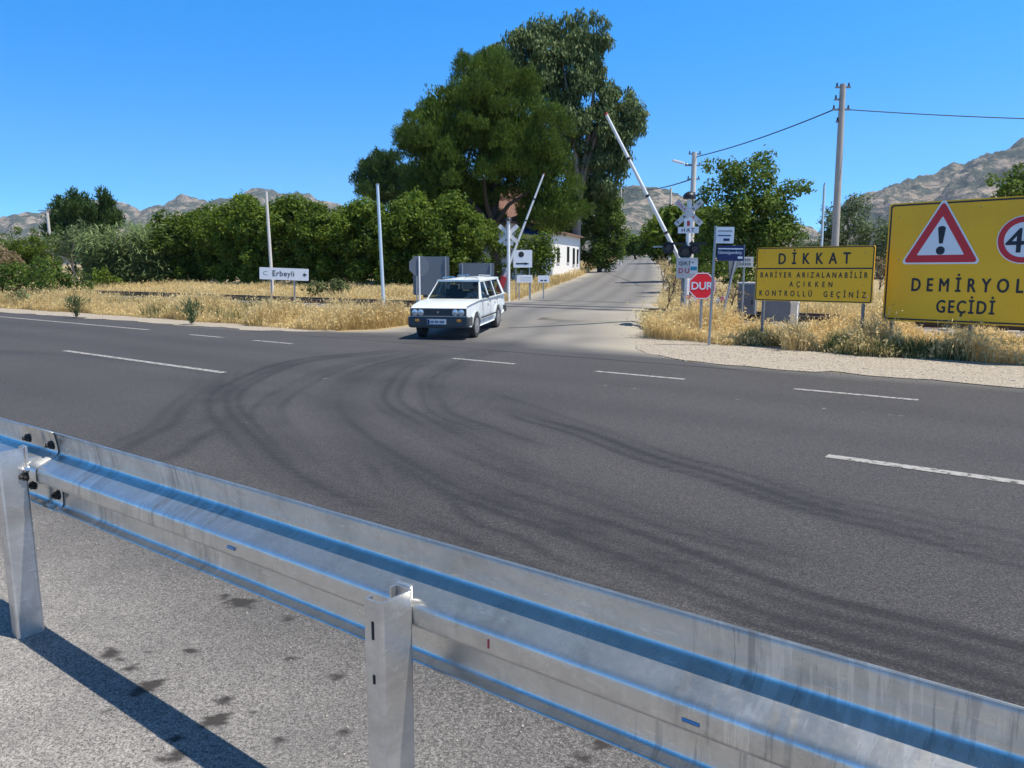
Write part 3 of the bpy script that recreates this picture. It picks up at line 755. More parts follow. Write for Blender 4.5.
# station name sign
q = spot(282, 27.5)
er = thing('station_sign', (q.x, q.y, q.z), R_(38), 'white station name sign reading Erbeyli on two thin posts in dry grass', 'station sign')
er.rotation_euler = (0, R_(2.2), R_(38))
zt = pt(283, 274, 27.5)[2] - q.z
pl = plate('panel', rrect(1.72, .42, .02), 0, .03, M['sign_white'], er, (0, zt))
text('lettering', 'Erbeyli', -.40, .36, zt - .075, .20, M['letter'], pl, -.003, .01)
text('emblem', 'C', -.73, -.58, zt - .06, .15, M['tube'], pl, -.003)
MB().prism([(.66, 0), (.73, .075), (.73, .025), (.80, .025), (.80, -.025), (.73, -.025), (.73, -.075)], -.006, -.002, lambda a, b, d: (a, d, b + zt)).build('arrow', M['letter'], pl)
for x in (-.46, .36): MB().box((x, .05, (zt - .1) / 2), (.05, .05, zt)).build('post', M['tube'], er)

# ------------------------------------------------------------ level crossing equipment
def crossbuck(parent, zc, s, mats, y=-.06, letters=True):
    for sgn, words in ((-1, ('DİKK', 'AT')), (1, ('TR', 'EN'))):
        rot = Matrix.Rotation(R_(42) * -sgn, 4, 'Y')
        yy = y - (.014 if sgn < 0 else 0)
        m = MB(); m.box((0, yy, 0), (1.35 * s, .012, .21 * s))
        o = m.build('crossbuck_arm', mats, parent); o.matrix_local = Matrix.Translation((0, 0, zc)) @ Matrix.Rotation(R_(42) * (-sgn), 4, 'Y')
        if letters:
            ml = M['red_letter'] if sgn < 0 else M['letter']
            text('lettering', words[0], -.60 * s, -.16 * s, -.055 * s, .11 * s, ml, o, yy - .009, .03)
            text('lettering', words[1], .20 * s, .56 * s, -.055 * s, .11 * s, ml, o, yy - .009, .03)
q = spot(687.5, 18.6)
sgn_ = thing('crossing_signal', tuple(q), R_(20), 'level crossing signal post with red lettered crossbuck and twin black lamps', 'crossing signal')
Z = lambda py: pt(688, py, 18.6)[2] - q.z
MB().tube([(0, 0, 0), (0, 0, Z(196))], .055, 12).build('post', M['white_pole'], sgn_, smooth=40)
bell = MB(); bell.tube([(0, 0, Z(199)), (0, 0, Z(196)), (0, 0, Z(193.5)), (0, 0, Z(191.5))], [.15, .16, .12, .04], 14); bell.build('bell', M['black'], sgn_, smooth=60)
crossbuck(sgn_, Z(213), .60, M['cab_top'])
pl = plate('number_plate', rrect(.2, .22, .02), -.10, -.09, M['sign_white'], sgn_, (-.0, Z(223.5))); text('lettering', '1', -.03, .03, Z(223.5) - .06, .12, M['red_letter'], pl, -.103, .02)
pl = plate('track_plate', rrect(.48, .15, .01), -.085, -.07, M['sign_white'], sgn_, (-.0, Z(230.2))); text('lettering', 'HAT', -.15, .14, Z(230.2) - .045, .09, M['letter'], pl, -.088, .02)
MB().box((0, -.02, Z(243.5)), (.86, .05, .05)).build('lamp_bar', M['black'], sgn_)
for x, zc_, r in ((-.46, Z(247.5), .14), (-.06, Z(252), .17), (.16, Z(249), .13)):
    lm = MB(); lm.tube([(x, -.03, zc_), (x, -.055, zc_)], r, 18); lo = lm.build('lamp_backboard', M['black'], sgn_, smooth=40)
    MB().tube([(x, -.056, zc_), (x, -.075, zc_)], r * .52, 16).build('lens', M['lens'], lo, smooth=40)
    hd = MB(); n = 10
    for k in range(n):
        a0, a1 = math.pi * k / n, math.pi * (k + 1) / n; rr = r * .6
        hd.quad((x + rr * math.cos(a0), -.06, zc_ + rr * math.sin(a0)), (x + rr * math.cos(a1), -.06, zc_ + rr * math.sin(a1)), (x + rr * math.cos(a1), -.22, zc_ + rr * math.sin(a1)), (x + rr * math.cos(a0), -.22, zc_ + rr * math.sin(a0)))
    hd.build('hood', M['black'], lo, smooth=True)
MB().box((-.70, -.02, Z(246.5)), (.24, .03, .035)).build('side_bracket', M['tube'], sgn_)
pl = plate('stop_plate', rrect(.50, .48, .02), -.10, -.09, M['cab_top'], sgn_, (-.0, Z(268)))
text('lettering', 'IŞIKTA', -.19, .17, Z(265) + .0, .085, M['letter'], pl, -.103, .02); text('lettering', 'DUR', -.19, .19, Z(273), .12, M['red_letter'], pl, -.103, .03)
st = plate('sticker_board', rrect(.17, .24, .01), -.14, -.12, M['sign_white'], sgn_, (.16, Z(268.5))); MB().box((.16, -.143, Z(268.5)), (.15, .003, .09)).build('teal_band', M['teal'], st)
def barrier(loc, rz, ang, length, label, flip=1, tail=.0, disc=None):
    """post, pivoted arm in the local x-z plane, counterweight"""
    b_ = thing('crossing_barrier', loc, rz, label, 'barrier', 'raised barriers of the level crossing')
    m = MB(); m.box((0, 0, .5), (.34, .34, 1.0)); m.box((0, 0, 1.03), (.4, .4, .06))
    m.build('drive_cabinet', M['cabinet'], b_, bevel=.015)
    d = Vector((flip * math.cos(ang), 0, math.sin(ang))); p0 = Vector((0, -.24, .92))
    arm = MB().tube([p0 - d * .35, p0, p0 + d * length * .5, p0 + d * length], [.055, .055, .046, .036], 10).build('arm', M['barrier_white'], b_, smooth=40)
    for t in (.30, .52, .74): MB().tube([p0 + d * (length * t), p0 + d * (length * t + .06)], .056 - .012 * t + .001, 10).build('arm_clamp', M['wire'], arm, smooth=40)
    MB().tube([p0 + d * (length + .0), p0 + d * (length + .05)], .038, 10).build('arm_tip', M['barrier_red'], arm, smooth=40)
    n = Vector((0, 1, 0)); e = -d
    cw = MB(); side = n.cross(d)
    pr = [(.25, -.13), (.95, -.16), (.95, .16), (.25, .13)]
    cw.prism(pr, -.06, .06, lambda a_, b__, dd: p0 + e * a_ + side * b__ + n * (dd - .10)); cw.build('counterweight', M['barrier_red'], b_, bevel=.01)
    MB().tube([p0 + Vector((0, -.09, 0)), p0 + Vector((0, .12, 0))], .05, 12).build('pivot', M['tube'], b_, smooth=40)
    return b_
# right hand: pivot at the cabinet, arm leaning left over the road
q = spot(690, 19.3); zt = pt(605, 117, 19.3); z0 = pt(689, 283, 19.3)
ln = math.hypot(zt[2] - z0[2], np.dot(zt - z0, RGT))
an = math.atan2(zt[2] - z0[2], abs(np.dot(zt - z0, RGT)))
barrier((q.x, q.y, z0[2] - .92), math.asin(RGT[1]), an, ln, 'white barrier arm raised on the right of the side road, leaning left', -1)
q = spot(506.5, 33.5); zt = pt(545, 175, 33.5); z0 = pt(508, 271, 33.5)
ln = math.hypot(zt[2] - z0[2], np.dot(zt - z0, RGT)); an = math.atan2(zt[2] - z0[2], abs(np.dot(zt - z0, RGT)))
barrier((q.x, q.y, z0[2] - .92), math.asin(RGT[1]), an, ln, 'white barrier arm with red counterweight leaning right in front of the pine', 1)
q = spot(508.5, 32.8)
cs = thing('crossing_signal', tuple(q), R_(38 + 180), 'white crossing post with grey crossbuck back beside the red counterweight', 'crossing signal')
Z = lambda py: pt(508, py, 32.8)[2] - q.z
MB().tube([(0, 0, 0), (0, 0, Z(221))], .07, 12).build('post', M['white_pole'], cs, smooth=40)
MB().tube([(0, 0, Z(221)), (0, 0, Z(218.5)), (0, 0, Z(217))], [.13, .12, .04], 12).build('bell', M['insul'], cs, smooth=50)
crossbuck(cs, Z(234), .78, M['cab_top'], letters=False)
plate('track_plate', rrect(.42, .2, .01), -.10, -.085, M['cab_top'], cs, (0, Z(243)))
# boards by the left barrier
def board(name, px0, px1, py0, py1, dep, mat, label, cat, posts=2, rz=None, pmat='tube'):
    pc = (px0 + px1) / 2; q = spot(pc, dep); rz_ = math.asin(RGT[1]) if rz is None else rz
    t = thing(name, tuple(q), rz_, label, cat)
    w_ = (px1 - px0) / FPX * dep; za, zb = pt(pc, py0, dep)[2] - q.z, pt(pc, py1, dep)[2] - q.z
    p = plate('panel', rrect(w_, za - zb, .02), 0, .02, mat, t, (0, (za + zb) / 2))
    for k in range(posts):
        x = 0 if posts == 1 else (-.36 + .72 * k) * w_
        MB().box((x, .045, (za - .03) / 2), (.05, .05, za - .03)).build('post', M[pmat], t)
    return t, p, w_, za, zb
t, p, w_, za, zb = board('notice_board', 513.5, 532, 250, 267.5, 34.5, M['sign_white'], 'white notice board with black disc above a black arrow, under the pine', 'sign')
MB().prism(circ(.125, 20), -.006, -.002, lambda a_, b_, d: (a_ - .07, d, b_ + za - .19)).build('black_disc', M['letter'], p)
am = MB(); am.prism([(-.3, -.03), (.08, -.03), (.08, -.06), (.3, 0), (.08, .06), (.08, .03), (-.3, .03)], -.006, -.002, lambda a_, b_, d: (a_, d, b_ + zb + .17)); am.build('black_arrow', M['letter'], p)
t, p, w_, za, zb = board('notice_board', 517, 532.5, 275, 282.5, 33.5, M['sign_white'], 'low wide white board with faded blue lines, below the larger notice board', 'sign')
for k in range(2): MB().box((.05, -.002, (za + zb) / 2 + .05 - .1 * k), (w_ * .7, .003, .035)).build('faded_line', M['cab_top'], p)
t, p, w_, za, zb = board('notice_board', 538, 549.5, 275.5, 282.5, 34, M['sign_white'], 'small white board on one post nearest the white wall', 'sign', 1)
for k, (x0, x1) in enumerate(((-.14, -.02), (.02, .14))): MB().box(((x0 + x1) / 2, -.002, zb + .09), (x1 - x0, .003, .05)).build('black_mark', M['letter'], p)
# sign backs left of the car
q = spot(419, 27)
ob = thing('stop_sign', tuple(q), math.asin(RGT[1]) + math.pi + .2, 'grey back of an octagonal sign on a pale post left of the car', 'road sign', 'sign backs beside the white car')
zt = pt(419, 266, 27)[2] - q.z
plate('panel', oct_(.37), 0, .012, M['signback'], ob, (.0, zt)); MB().tube([(0, .045, 0), (0, .045, zt + .33)], .03, 10).build('post', M['white_pole'], ob, smooth=40)
for px0, px1, py0, py1, dep, lb in ((413, 449, 256.5, 295, 29, 'tall grey sign back on two pale posts behind the octagonal sign'), (459, 494, 263, 290, 31, 'wide grey sign back above the roof of the white car')):
    pc = (px0 + px1) / 2; q = spot(pc, dep); w_ = (px1 - px0) / FPX * dep
    t = thing('warning_sign', tuple(q), math.asin(RGT[1]) + math.pi, lb, 'road sign', 'sign backs beside the white car')
    za, zb = pt(pc, py0, dep)[2] - q.z, pt(pc, py1, dep)[2] - q.z
    plate('panel', rrect(w_, za - zb, .04), -.03, -.01, M['signback'], t, (0, (za + zb) / 2))
    for x in (-.4, .4): MB().box((x * w_, .02, za / 2), (.05, .05, za)).build('post', M['tube'], t)
# cabinets
def cabinet(px, dep, w_, d_, h, label, legs=False, lid=True):
    q = spot(px, dep); t = thing('equipment_cabinet', tuple(q), R_(12), label, 'cabinet', 'grey trackside cabinets')
    z0 = .35 if legs else .08
    MB().box((0, 0, (z0 + h) / 2), (w_, d_, h - z0)).build('body', M['cabinet'], t, bevel=.012)
    dr = MB().box((0, -d_ / 2 - .008, (z0 + h) / 2), (w_ * .86, .016, (h - z0) * .88)).build('door', M['cabinet'], t, bevel=.005)
    MB().box((w_ * .34, -d_ / 2 - .02, (z0 + h) / 2), (.03, .02, .12)).build('handle', M['black'], dr)
    if lid: MB().box((0, 0, h + .025), (w_ + .06, d_ + .06, .05)).build('lid', M['cab_top'], t, bevel=.01)
    if legs:
        for sx in (-.4, .4): MB().box((sx * w_, 0, z0 / 2), (.06, .06, z0)).build('leg', M['tube'], t)
    else: MB().box((0, 0, .04), (w_ + .08, d_ + .08, .08)).build('plinth', M['concrete'], t)
    return t
cabinet(749, 21, .46, .4, 1.05, 'grey cabinet with pale lid between the small board and the smaller yellow board')
cabinet(783, 19.4, .85, .45, 1.15, 'wide grey cabinet half hidden behind the smaller yellow board', lid=False)
q = spot(797, 18.2)
wp = thing('concrete_post', tuple(q), R_(10), 'stubby white concrete post below the smaller yellow board', 'post')
MB().box((0, 0, .33), (.16, .16, .66)).build('shaft', M['plaster'], wp, bevel=.02); MB().box((0, 0, .67), (.19, .19, .05)).build('cap', M['plaster'], wp, bevel=.01)
# red and white planks behind the stop sign
q = spot(705, 18)
pk = thing('crossed_planks', tuple(q), R_(35), 'faded red and white crossed planks low behind the stop sign', 'planks')
zb = pt(705, 302, 18)[2] - q.z
for sgn, tl in ((1, -26), (-1, 20)):
    m = MB(); m.box((0, 0, 0), (.62, .02, .09)); o = m.build('plank', M['sign_white'], pk); o.matrix_local = Matrix.Translation((-.13 if sgn > 0 else .2, .012 * sgn, zb)) @ Matrix.Rotation(R_(-tl), 4, 'Y')
    for k in range(3): MB().box((-.25 + .24 * k, -.011, 0), (.11, .004, .086)).build('red_band', M['pinkred'], o)
for sx in (-.3, .35): MB().box((sx, .05, zb / 2 + .05), (.04, .04, zb + .1)).build('stake', M['tube'], pk)

# ------------------------------------------------------------ poles and wires
def simple_pole(px, dep, top_py, base_r, top_r, mat, label, lean_px=0, name='pole', cat='pole', group=None, z=None):
    q = spot(px, dep); tp = pt(px + lean_px, top_py, dep) - np.array(q)
    t = thing(name, tuple(q), 0, label, cat, group)
    MB().tube([(0, 0, -.1), tuple(tp * .5), tuple(tp)], [base_r, (base_r + top_r) / 2, top_r], 12).build('shaft', mat, t, smooth=50)
    return t, tp
G1 = 'slender white poles along the railway'
t, tp = simple_pole(383, 25, 185, .06, .045, M['lamp_pole_met'], 'slender pale metal pole rising from the dry grass left of the car', -5.5, group=G1)
MB().tube([tuple(tp), tuple(tp + np.array((0, 0, .04)))], .055, 10).build('cap', M['tube'], t)
t, tp = simple_pole(271.5, 40, 190, .085, .07, M['concrete_pale'], 'white pole rising behind the station name sign', -5.5, group=G1)
MB().box(tuple(tp + np.array((-.12, -.1, 0))), (.5, .06, .05), Matrix.Rotation(R_(30), 3, 'Z')).build('bracket', M['tube'], t)
t, tp = simple_pole(53, 72, 211, .16, .12, M['concrete_pale'], 'white pole standing against the dark tree at the far left', -6, group=G1)
MB().box(tuple(tp + np.array((-.25, -.2, .05))), (1.0, .1, .08), Matrix.Rotation(R_(30), 3, 'Z')).build('bracket', M['tube'], t)
t, tp = simple_pole(821, 36, 185, .07, .05, M['lamp_pole_met'], 'thin pale metal pole left of the tall concrete pole', 3.5, group=G1)
MB().tube([tuple(tp), tuple(tp + np.array((0, 0, .1)))], .03, 8).build('cap', M['tube'], t)
def utility(px, dep, top_py, lean, br, tr_, label, arms, lamp=None):
    q = spot(px, dep); tp = pt(px + lean, top_py, dep) - np.array(q); tp = Vector(tp)
    t = thing('utility_pole', tuple(q), 0, label, 'utility pole', 'concrete utility poles with crossarms')
    MB().tube([(0, 0, -.1), tuple(tp * .5), tuple(tp)], [br, (br + tr_) / 2, tr_], 14).build('shaft', M['concrete_pale' if lamp else 'concrete'], t, smooth=50)
    rt = Vector(RGT)
    for (f, l, r) in arms:
        c = tp * f
        am = MB().box(tuple(c + rt * (r - l) / 2 + Vector(FWD) * -.02), (l + r, .07, .06), Matrix.Rotation(math.asin(RGT[1]), 3, 'Z')).build('crossarm', M['post_dark'], t)
        for x in (-l + .06, r - .06):
            MB().tube([tuple(c + rt * x + Vector((0, 0, .02))), tuple(c + rt * x + Vector((0, 0, .16)))], [.04, .03], 8).build('insulator', M['insul'], am, smooth=50)
    return t, tp, q
t, tp, q1 = utility(834.5, 30, 84, 8.5, .15, .105, 'tall tapering concrete utility pole behind the smaller yellow board', [(.985, .28, .28), (.93, .30, .0), (.885, .36, .30), (.83, .2, .0)])
c1 = Vector(q1) + tp * .885
t, tp, q2 = utility(690, 43, 152, 4.5, .17, .13, 'concrete utility pole with street lamp arm behind the crossbuck', [(.985, .32, .36), (.90, .5, .34), (.80, .34, .34)], lamp=1)
c2 = Vector(q2) + tp * .965; c2b = Vector(q2) + tp * .80
rt = Vector(RGT); lp = tp * .905
la = MB().tube([tuple(lp), tuple(lp - rt * .45 + Vector((0, 0, .05))), tuple(lp - rt * .7 + Vector((0, 0, .12)))], .03, 8).build('lamp_arm', M['tube'], t, smooth=50)
hd = MB(); hd.box((0, 0, 0), (.6, .2, .11), None); o = hd.build('lamp_head', M['sign_white'], t, bevel=.03); o.location = lp - rt * .88 + Vector((0, 0, .17)); o.rotation_euler = (0, R_(15), math.asin(RGT[1]))
t, tp = simple_pole(669.5, 75, 188, .14, .11, M['concrete_pale'], 'distant concrete lamp pole seen between the barrier arm and crossbuck', 1.5, 'street_lamp', 'street lamp')
MB().tube([tuple(Vector(tp) * .72), tuple(Vector(tp) * .72 - rt * .25)], .03, 8).build('lamp_arm', M['tube'], t)
gl = bmesh.new(); bmesh.ops.create_uvsphere(gl, u_segments=12, v_segments=8, radius=.2); me = bpy.data.meshes.new('lamp_globe'); gl.to_mesh(me); gl.free(); me.materials.append(M['sign_white'])
o = link(bpy.data.objects.new('lamp_globe', me), t); o.location = Vector(tp) * .72 - rt * .32 + Vector((0, 0, .1))
for f in (.93, .8): MB().box(tuple(Vector(tp) * f), (1.4, .09, .08), Matrix.Rotation(math.asin(RGT[1]), 3, 'Z')).build('crossarm', M['post_dark'], t)
t, tp, q3 = utility(620.5, 92, 184, 0, .15, .12, 'far utility pole beside the eucalyptus above the side road', [(.97, .7, .7), (.88, .9, .9)], lamp=1)
c3 = Vector(q3) + tp * .97
def wire(p, q, sag, label, r=.014):
    pts = []
    for k in range(25):
        u = k / 24; v = Vector(p).lerp(Vector(q), u); v.z -= sag * 4 * u * (1 - u); pts.append(tuple(v))
    o = MB().tube(pts, r, 6).build('power_line', M['wire']); tag(o, label, 'cable', 'overhead power lines')
wire(c1 - rt * .3, c2 + rt * .1, .14, 'black cable from the tall concrete pole to the lamp pole', .024)
e = pt(1260, 122, 24); wire(c1 + rt * .28, e, .12, 'black cable leaving the tall concrete pole to the right edge', .017)
wire(c2b - rt * .1, c3, .5, 'black cable crossing the side road to the far pole', .032)

# ------------------------------------------------------------ houses
def house(name, loc, rz, L, Wd, hw, hr, label, wall, roofm, windows):
    t = thing(name, loc, rz, label, 'house')
    m = MB()
    x0, x1, y0, y1 = -L / 2, L / 2, -Wd / 2, Wd / 2
    m.quad((x0, y0, -.6), (x1, y0, -.6), (x1, y0, hw), (x0, y0, hw)); m.quad((x1, y1, -.6), (x0, y1, -.6), (x0, y1, hw), (x1, y1, hw))
    for x in (x0, x1): m.quad((x, y0, -.6), (x, y1, -.6), (x, y1, hw), (x, 0, hr), (x, y0, hw))
    m.build('wall', wall, t)
    r = MB(); ov = .35; th = .14
    for s in (-1, 1):
        yb = s * (Wd / 2 + ov); zb = hw - (hr - hw) * ov / (Wd / 2)
        r.prism([(0, hr + .02), (yb, zb + .02), (yb, zb + th), (0, hr + th + .02)], x0 - ov, x1 + ov, lambda a, b, d: (d, a, b))
    r.build('roof', roofm, t)
    for (face, u, z, w_, h_) in windows:
        if face == 'y0': bx = MB().box((u, y0 - .01, z), (w_, .06, h_)); fr = MB().box((u, y0 - .02, z - h_ / 2 - .04), (w_ + .16, .12, .07))
        else:
            xx = x1 if face == 'x1' else x0; sg_ = 1 if face == 'x1' else -1
            bx = MB().box((xx + .01 * sg_, u, z), (.06, w_, h_)); fr = MB().box((xx + .02 * sg_, u, z - h_ / 2 - .04), (.12, w_ + .16, .07))
        wo_ = bx.build('window', M['dark_glass'], t); fr.build('sill', M['concrete_pale'], wo_)
    return t
# white walled house along the side road: long wall faces the road
A_ = np.array([-31.2, 45.0]); B_ = np.array([-35.0, 55.5])
dr = (B_ - A_) / np.linalg.norm(B_ - A_); nrm = np.array([-dr[1], dr[0]])
cen = (A_ + B_) / 2 + nrm * 3.0
rz = math.atan2(dr[1], dr[0])
house('white_house', (cen[0], cen[1], gz(50)), rz, np.linalg.norm(B_ - A_), 6.0, 3.2, 3.9, 'low whitewashed house with narrow windows along the side road behind the pine', M['plaster'], M['tile'],
      [('y0', 1.2, 1.7, .7, 1.2), ('y0', 3.2, 1.6, .7, 1.3), ('y0', 4.6, 1.6, .5, 1.2), ('y0', -2, 1.6, .8, 1.1)])
q = spot(514, 62)
hs_ = house('brick_house', (q.x, q.y, gz(q.y)), math.asin(RGT[1]) + .25, 3.6, 6.0, 4.1, 6.9, 'house with reddish tiled roof glimpsed between the pine trunks', M['plaster_grey'], M['tile'], [('y0', -1, 1.8, .9, 1.2), ('y0', 1.4, 1.8, .9, 1.2)])
q = spot(532, 55)
aw = thing('awning', tuple(q), math.asin(RGT[1]), 'dark blue awning on thin posts in the shade under the pine', 'awning')
Zp = lambda py: pt(532, py, 55)[2] - q.z
MB().quad((-1.0, -.8, Zp(235)), (1.3, -.8, Zp(236)), (1.1, .8, Zp(224)), (-.9, .8, Zp(223))).build('canopy', M['awning'], aw).modifiers.new('thickness', 'SOLIDIFY').thickness = .05
for x, y in ((-.95, -.75), (1.2, -.75), (-.85, .75), (1.05, .75)): MB().tube([(x, y, 0), (x, y, Zp(236 if y < 0 else 225))], .04, 8).build('post', M['tube'], aw)

# ------------------------------------------------------------ vegetation
def unit(n):
    v = rng.normal(size=(n, 3)); return v / np.linalg.norm(v, axis=1)[:, None]
def nrmz(v): return v / np.maximum(np.linalg.norm(v, axis=1), 1e-6)[:, None]
def leafmesh(name, P, A, N, L, W, tone, mat, parent):
    """diamond leaves: centre P, long axis A, facing N"""
    A = nrmz(A); B = nrmz(np.cross(A, N)); L = np.asarray(L).reshape(-1, 1) * np.ones((len(P), 1)); W = np.asarray(W).reshape(-1, 1) * np.ones((len(P), 1))
    V = np.stack([P - A * L / 2, P + B * W / 2, P + A * L / 2, P - B * W / 2], 1).reshape(-1, 3)
    F = np.arange(len(P) * 4).reshape(-1, 4)
    return npmesh(name, V, F, mat, parent, attrs=dict(tone=np.repeat(np.clip(tone, 0, 1), 4)))
def clumps_to_leaves(cl, dens, size, aspect, style, tone0=.45, tvar=.25):
    """cl: list of (center, radii(3)); leaves spread through each clump's volume, thicker near its skin"""
    Ps, As, Ns, Ts, Ls = [], [], [], [], []
    for c, r in cl:
        r = np.array(r); area = 4 * math.pi * ((r[0] * r[1] + r[1] * r[2] + r[0] * r[2]) / 3)
        n = max(8, int(area * dens)); u = unit(n); rad = rng.uniform(.25, 1.08, n) ** .6
        lump = 1 + .22 * np.sin(u[:, 0] * 5 + c[0] * 3) * np.sin(u[:, 1] * 5 + c[1] * 2) + .15 * np.sin(u[:, 2] * 7 + c[2])
        p = np.array(c) + u * r * (rad * lump)[:, None]
        out = nrmz(u / r)
        if style == 'puff':
            u[:, 2] = np.where(u[:, 2] < -.25, -u[:, 2], u[:, 2]); out = nrmz(u / r); rad = rng.uniform(.78, 1.1, n)
            p = np.array(c) + u * r * (rad * lump)[:, None]
            a = nrmz(out * .6 + np.array([0, 0, .8]) + rng.normal(size=(n, 3)) * .3); nn = nrmz(out + rng.normal(size=(n, 3)) * .4)
        elif style == 'needle':
            a = nrmz(out * .7 + np.array([0, 0, .75]) + rng.normal(size=(n, 3)) * .35); nn = nrmz(out + rng.normal(size=(n, 3)) * .7)
        elif style == 'droop':
            a = nrmz(np.array([0, 0, -1.0]) + out * .35 + rng.normal(size=(n, 3)) * .35); nn = nrmz(out + rng.normal(size=(n, 3)) * .6)
        else:
            nn = nrmz(out * .6 + np.array([0, 0, .45]) + rng.normal(size=(n, 3)) * .55); a = nrmz(np.cross(nn, unit(n)))
        Ps.append(p); As.append(a); Ns.append(nn); Ts.append(np.clip(tone0 + rng.normal() * tvar * .6 + rng.normal(size=n) * tvar, 0, 1)); Ls.append(size * rng.uniform(.6, 1.35, n))
    L = np.concatenate(Ls)
    return np.concatenate(Ps), np.concatenate(As), np.concatenate(Ns), L, L * aspect, np.concatenate(Ts)
def sub_clumps(c, r, n, sr, flat=1.0, inner=.5):
    """n smaller clumps scattered over an ellipsoid"""
    out = []; u = unit(n)
    for k in range(n):
        rr = rng.uniform(inner, 1.0); s = sr * rng.uniform(.65, 1.35)
        out.append((np.array(c) + u[k] * np.array(r) * rr, (s, s, s * flat)))
    return out
def limbs(parent, base, tips, r0, mat, name='trunk', fork=.45):
    m = MB(); base = Vector(base)
    top = Vector(np.mean([np.array(t) for t in tips], axis=0)); fk = base.lerp(top, fork)
    m.tube([base - Vector((0, 0, .2)), base.lerp(fk, .5) + Vector((random.uniform(-.1, .1), random.uniform(-.1, .1), 0)), fk], [r0 * 1.15, r0 * .9, r0 * .75], 10)
    for t in tips:
        t = Vector(t); mid = fk.lerp(t, .5) + Vector((random.uniform(-.3, .3), random.uniform(-.3, .3), random.uniform(0, .3)))
        m.tube([fk - (mid - fk) * .1, mid, t], [r0 * .55, r0 * .34, r0 * .12], 7)
    return m.build(name, mat, parent, smooth=50)
def px_clumps(root, dep, rows, thick=1.0):
    """rows of (px, py, radius px, depth offset m[, vertical factor]) -> local clumps"""
    out = []
    for row in rows:
        px, py, rp = row[:3]; do = row[3] if len(row) > 3 else 0; vf = row[4] if len(row) > 4 else 1
        c = pt(px, py, dep + do) - np.array(root); r = rp / FPX * dep
        out.append((c, (r, r, r * vf)))
    return out
def tree(name, px, dep, rows, n_sub, sr, dens, size, aspect, style, fmat, bark, label, group=None, r0=.25, flat=1.0, tone0=.45, tips=6, fill=0, cat='tree', inner=.5):
    q = spot(px, dep); t = thing(name, tuple(q), 0, label, cat, group)
    big_ = px_clumps(q, dep, rows); cl = []
    for c, r in big_: cl += sub_clumps(c, r, max(3, int(n_sub * (r[0] * r[2]))), sr, flat, inner)
    P, A, N, L, W, T = clumps_to_leaves(cl, dens, size, aspect, style, tone0)
    if fill:
        ex = clumps_to_leaves([(c, np.array(r) * .74) for c, r in big_], dens * .35, size * 1.3, aspect * 1.4, 'needle', tone0)
        P, A, N, L, W, T = [np.concatenate(z) for z in zip((P, A, N, L, W, T), ex)]
    keep = P[:, 2] > .05
    leafmesh('crown', P[keep], A[keep], N[keep], L[keep], W[keep], T[keep], fmat, t)
    tp = [cl[i][0] for i in np.linspace(0, len(cl) - 1, tips).astype(int)]
    limbs(t, (0, 0, 0), tp, r0, bark)
    return t
GT = 'trees around the level crossing'
# great stone pine
tree('pine_tree', 496, 55, [(480, 118, 50, 0, .95), (446, 136, 40, -1, .95), (455, 110, 38, 0), (520, 132, 46, 0), (530, 170, 34, 0, 1.1), (445, 170, 44, -1, .8), (430, 152, 26, 0, .95), (440, 188, 28, 1, .8), (495, 158, 42, 1, .6), (508, 92, 32, 1), (478, 92, 30, 1), (553, 200, 22, -1, 1.3), (548, 178, 24, -1, 1.2), (458, 222, 28, 3, .8), (548, 224, 17, -.5, .9), (482, 212, 18, 1), (528, 196, 14, 0), (562, 222, 15, 0), (446, 206, 30, 2, .8), (472, 206, 28, 3, .8), (428, 196, 16, 1), (462, 190, 30, 0, .8), (468, 222, 24, 4, .8), (448, 225, 24, 4, .8), (490, 200, 12, 0, .9), (524, 222, 11, 0), (486, 226, 14, 1), (575, 205, 14, 0)],
     2.1, .74, 170, .21, .22, 'puff', M['f_pine'], M['bark'], 'great dense stone pine, the broad dark green crown left of the side road', GT, r0=.4, flat=1.35, tone0=.45, tips=8, inner=.86, fill=1)
# eucalyptus
tree('eucalyptus_tree', 575, 66, [(582, 36, 24, 0, 1.1), (552, 48, 28, 0), (520, 52, 28, 0, .9), (500, 62, 20), (565, 78, 34), (590, 68, 22), (545, 95, 34, 1), (580, 112, 32, 0), (616, 92, 14, 0, .9), (626, 120, 20), (600, 140, 30), (612, 158, 22, 0, 1.1), (575, 150, 32, 1), (632, 130, 14), (600, 178, 20, 0, .9), (588, 50, 22), (530, 75, 30, 1), (608, 115, 20)],
     3.6, .72, 34, .36, .34, 'droop', M['f_euc'], M['bark_pale'], 'tall grey green eucalyptus rising behind the stone pine', GT, r0=.4, tone0=.5, tips=10, inner=.4)
tree('round_pine_tree', 386, 70, [(385, 183, 24), (372, 190, 20), (400, 190, 24), (395, 170, 14)], 7, .6, 60, .26, .25, 'puff', M['f_pine2'], M['bark'], 'rounded dark pine showing above the orchard left of the stone pine', GT, r0=.25, flat=1.3, tips=5)
tree('bushy_tree', 600, 68, [(598, 205, 22, 0, 1.1), (588, 240, 22, 0, 1), (610, 235, 16, 0, 1.1), (585, 190, 18), (602, 255, 14), (575, 225, 18), (578, 195, 20), (590, 172, 14), (570, 245, 16), (612, 250, 12), (608, 215, 16)], 9, .55, 44, .26, .4, 'leaf', M['f_broad'], M['bark'], 'leafy green tree behind the white walled house, left edge of the side road', GT, r0=.2, tips=5, tone0=.55)
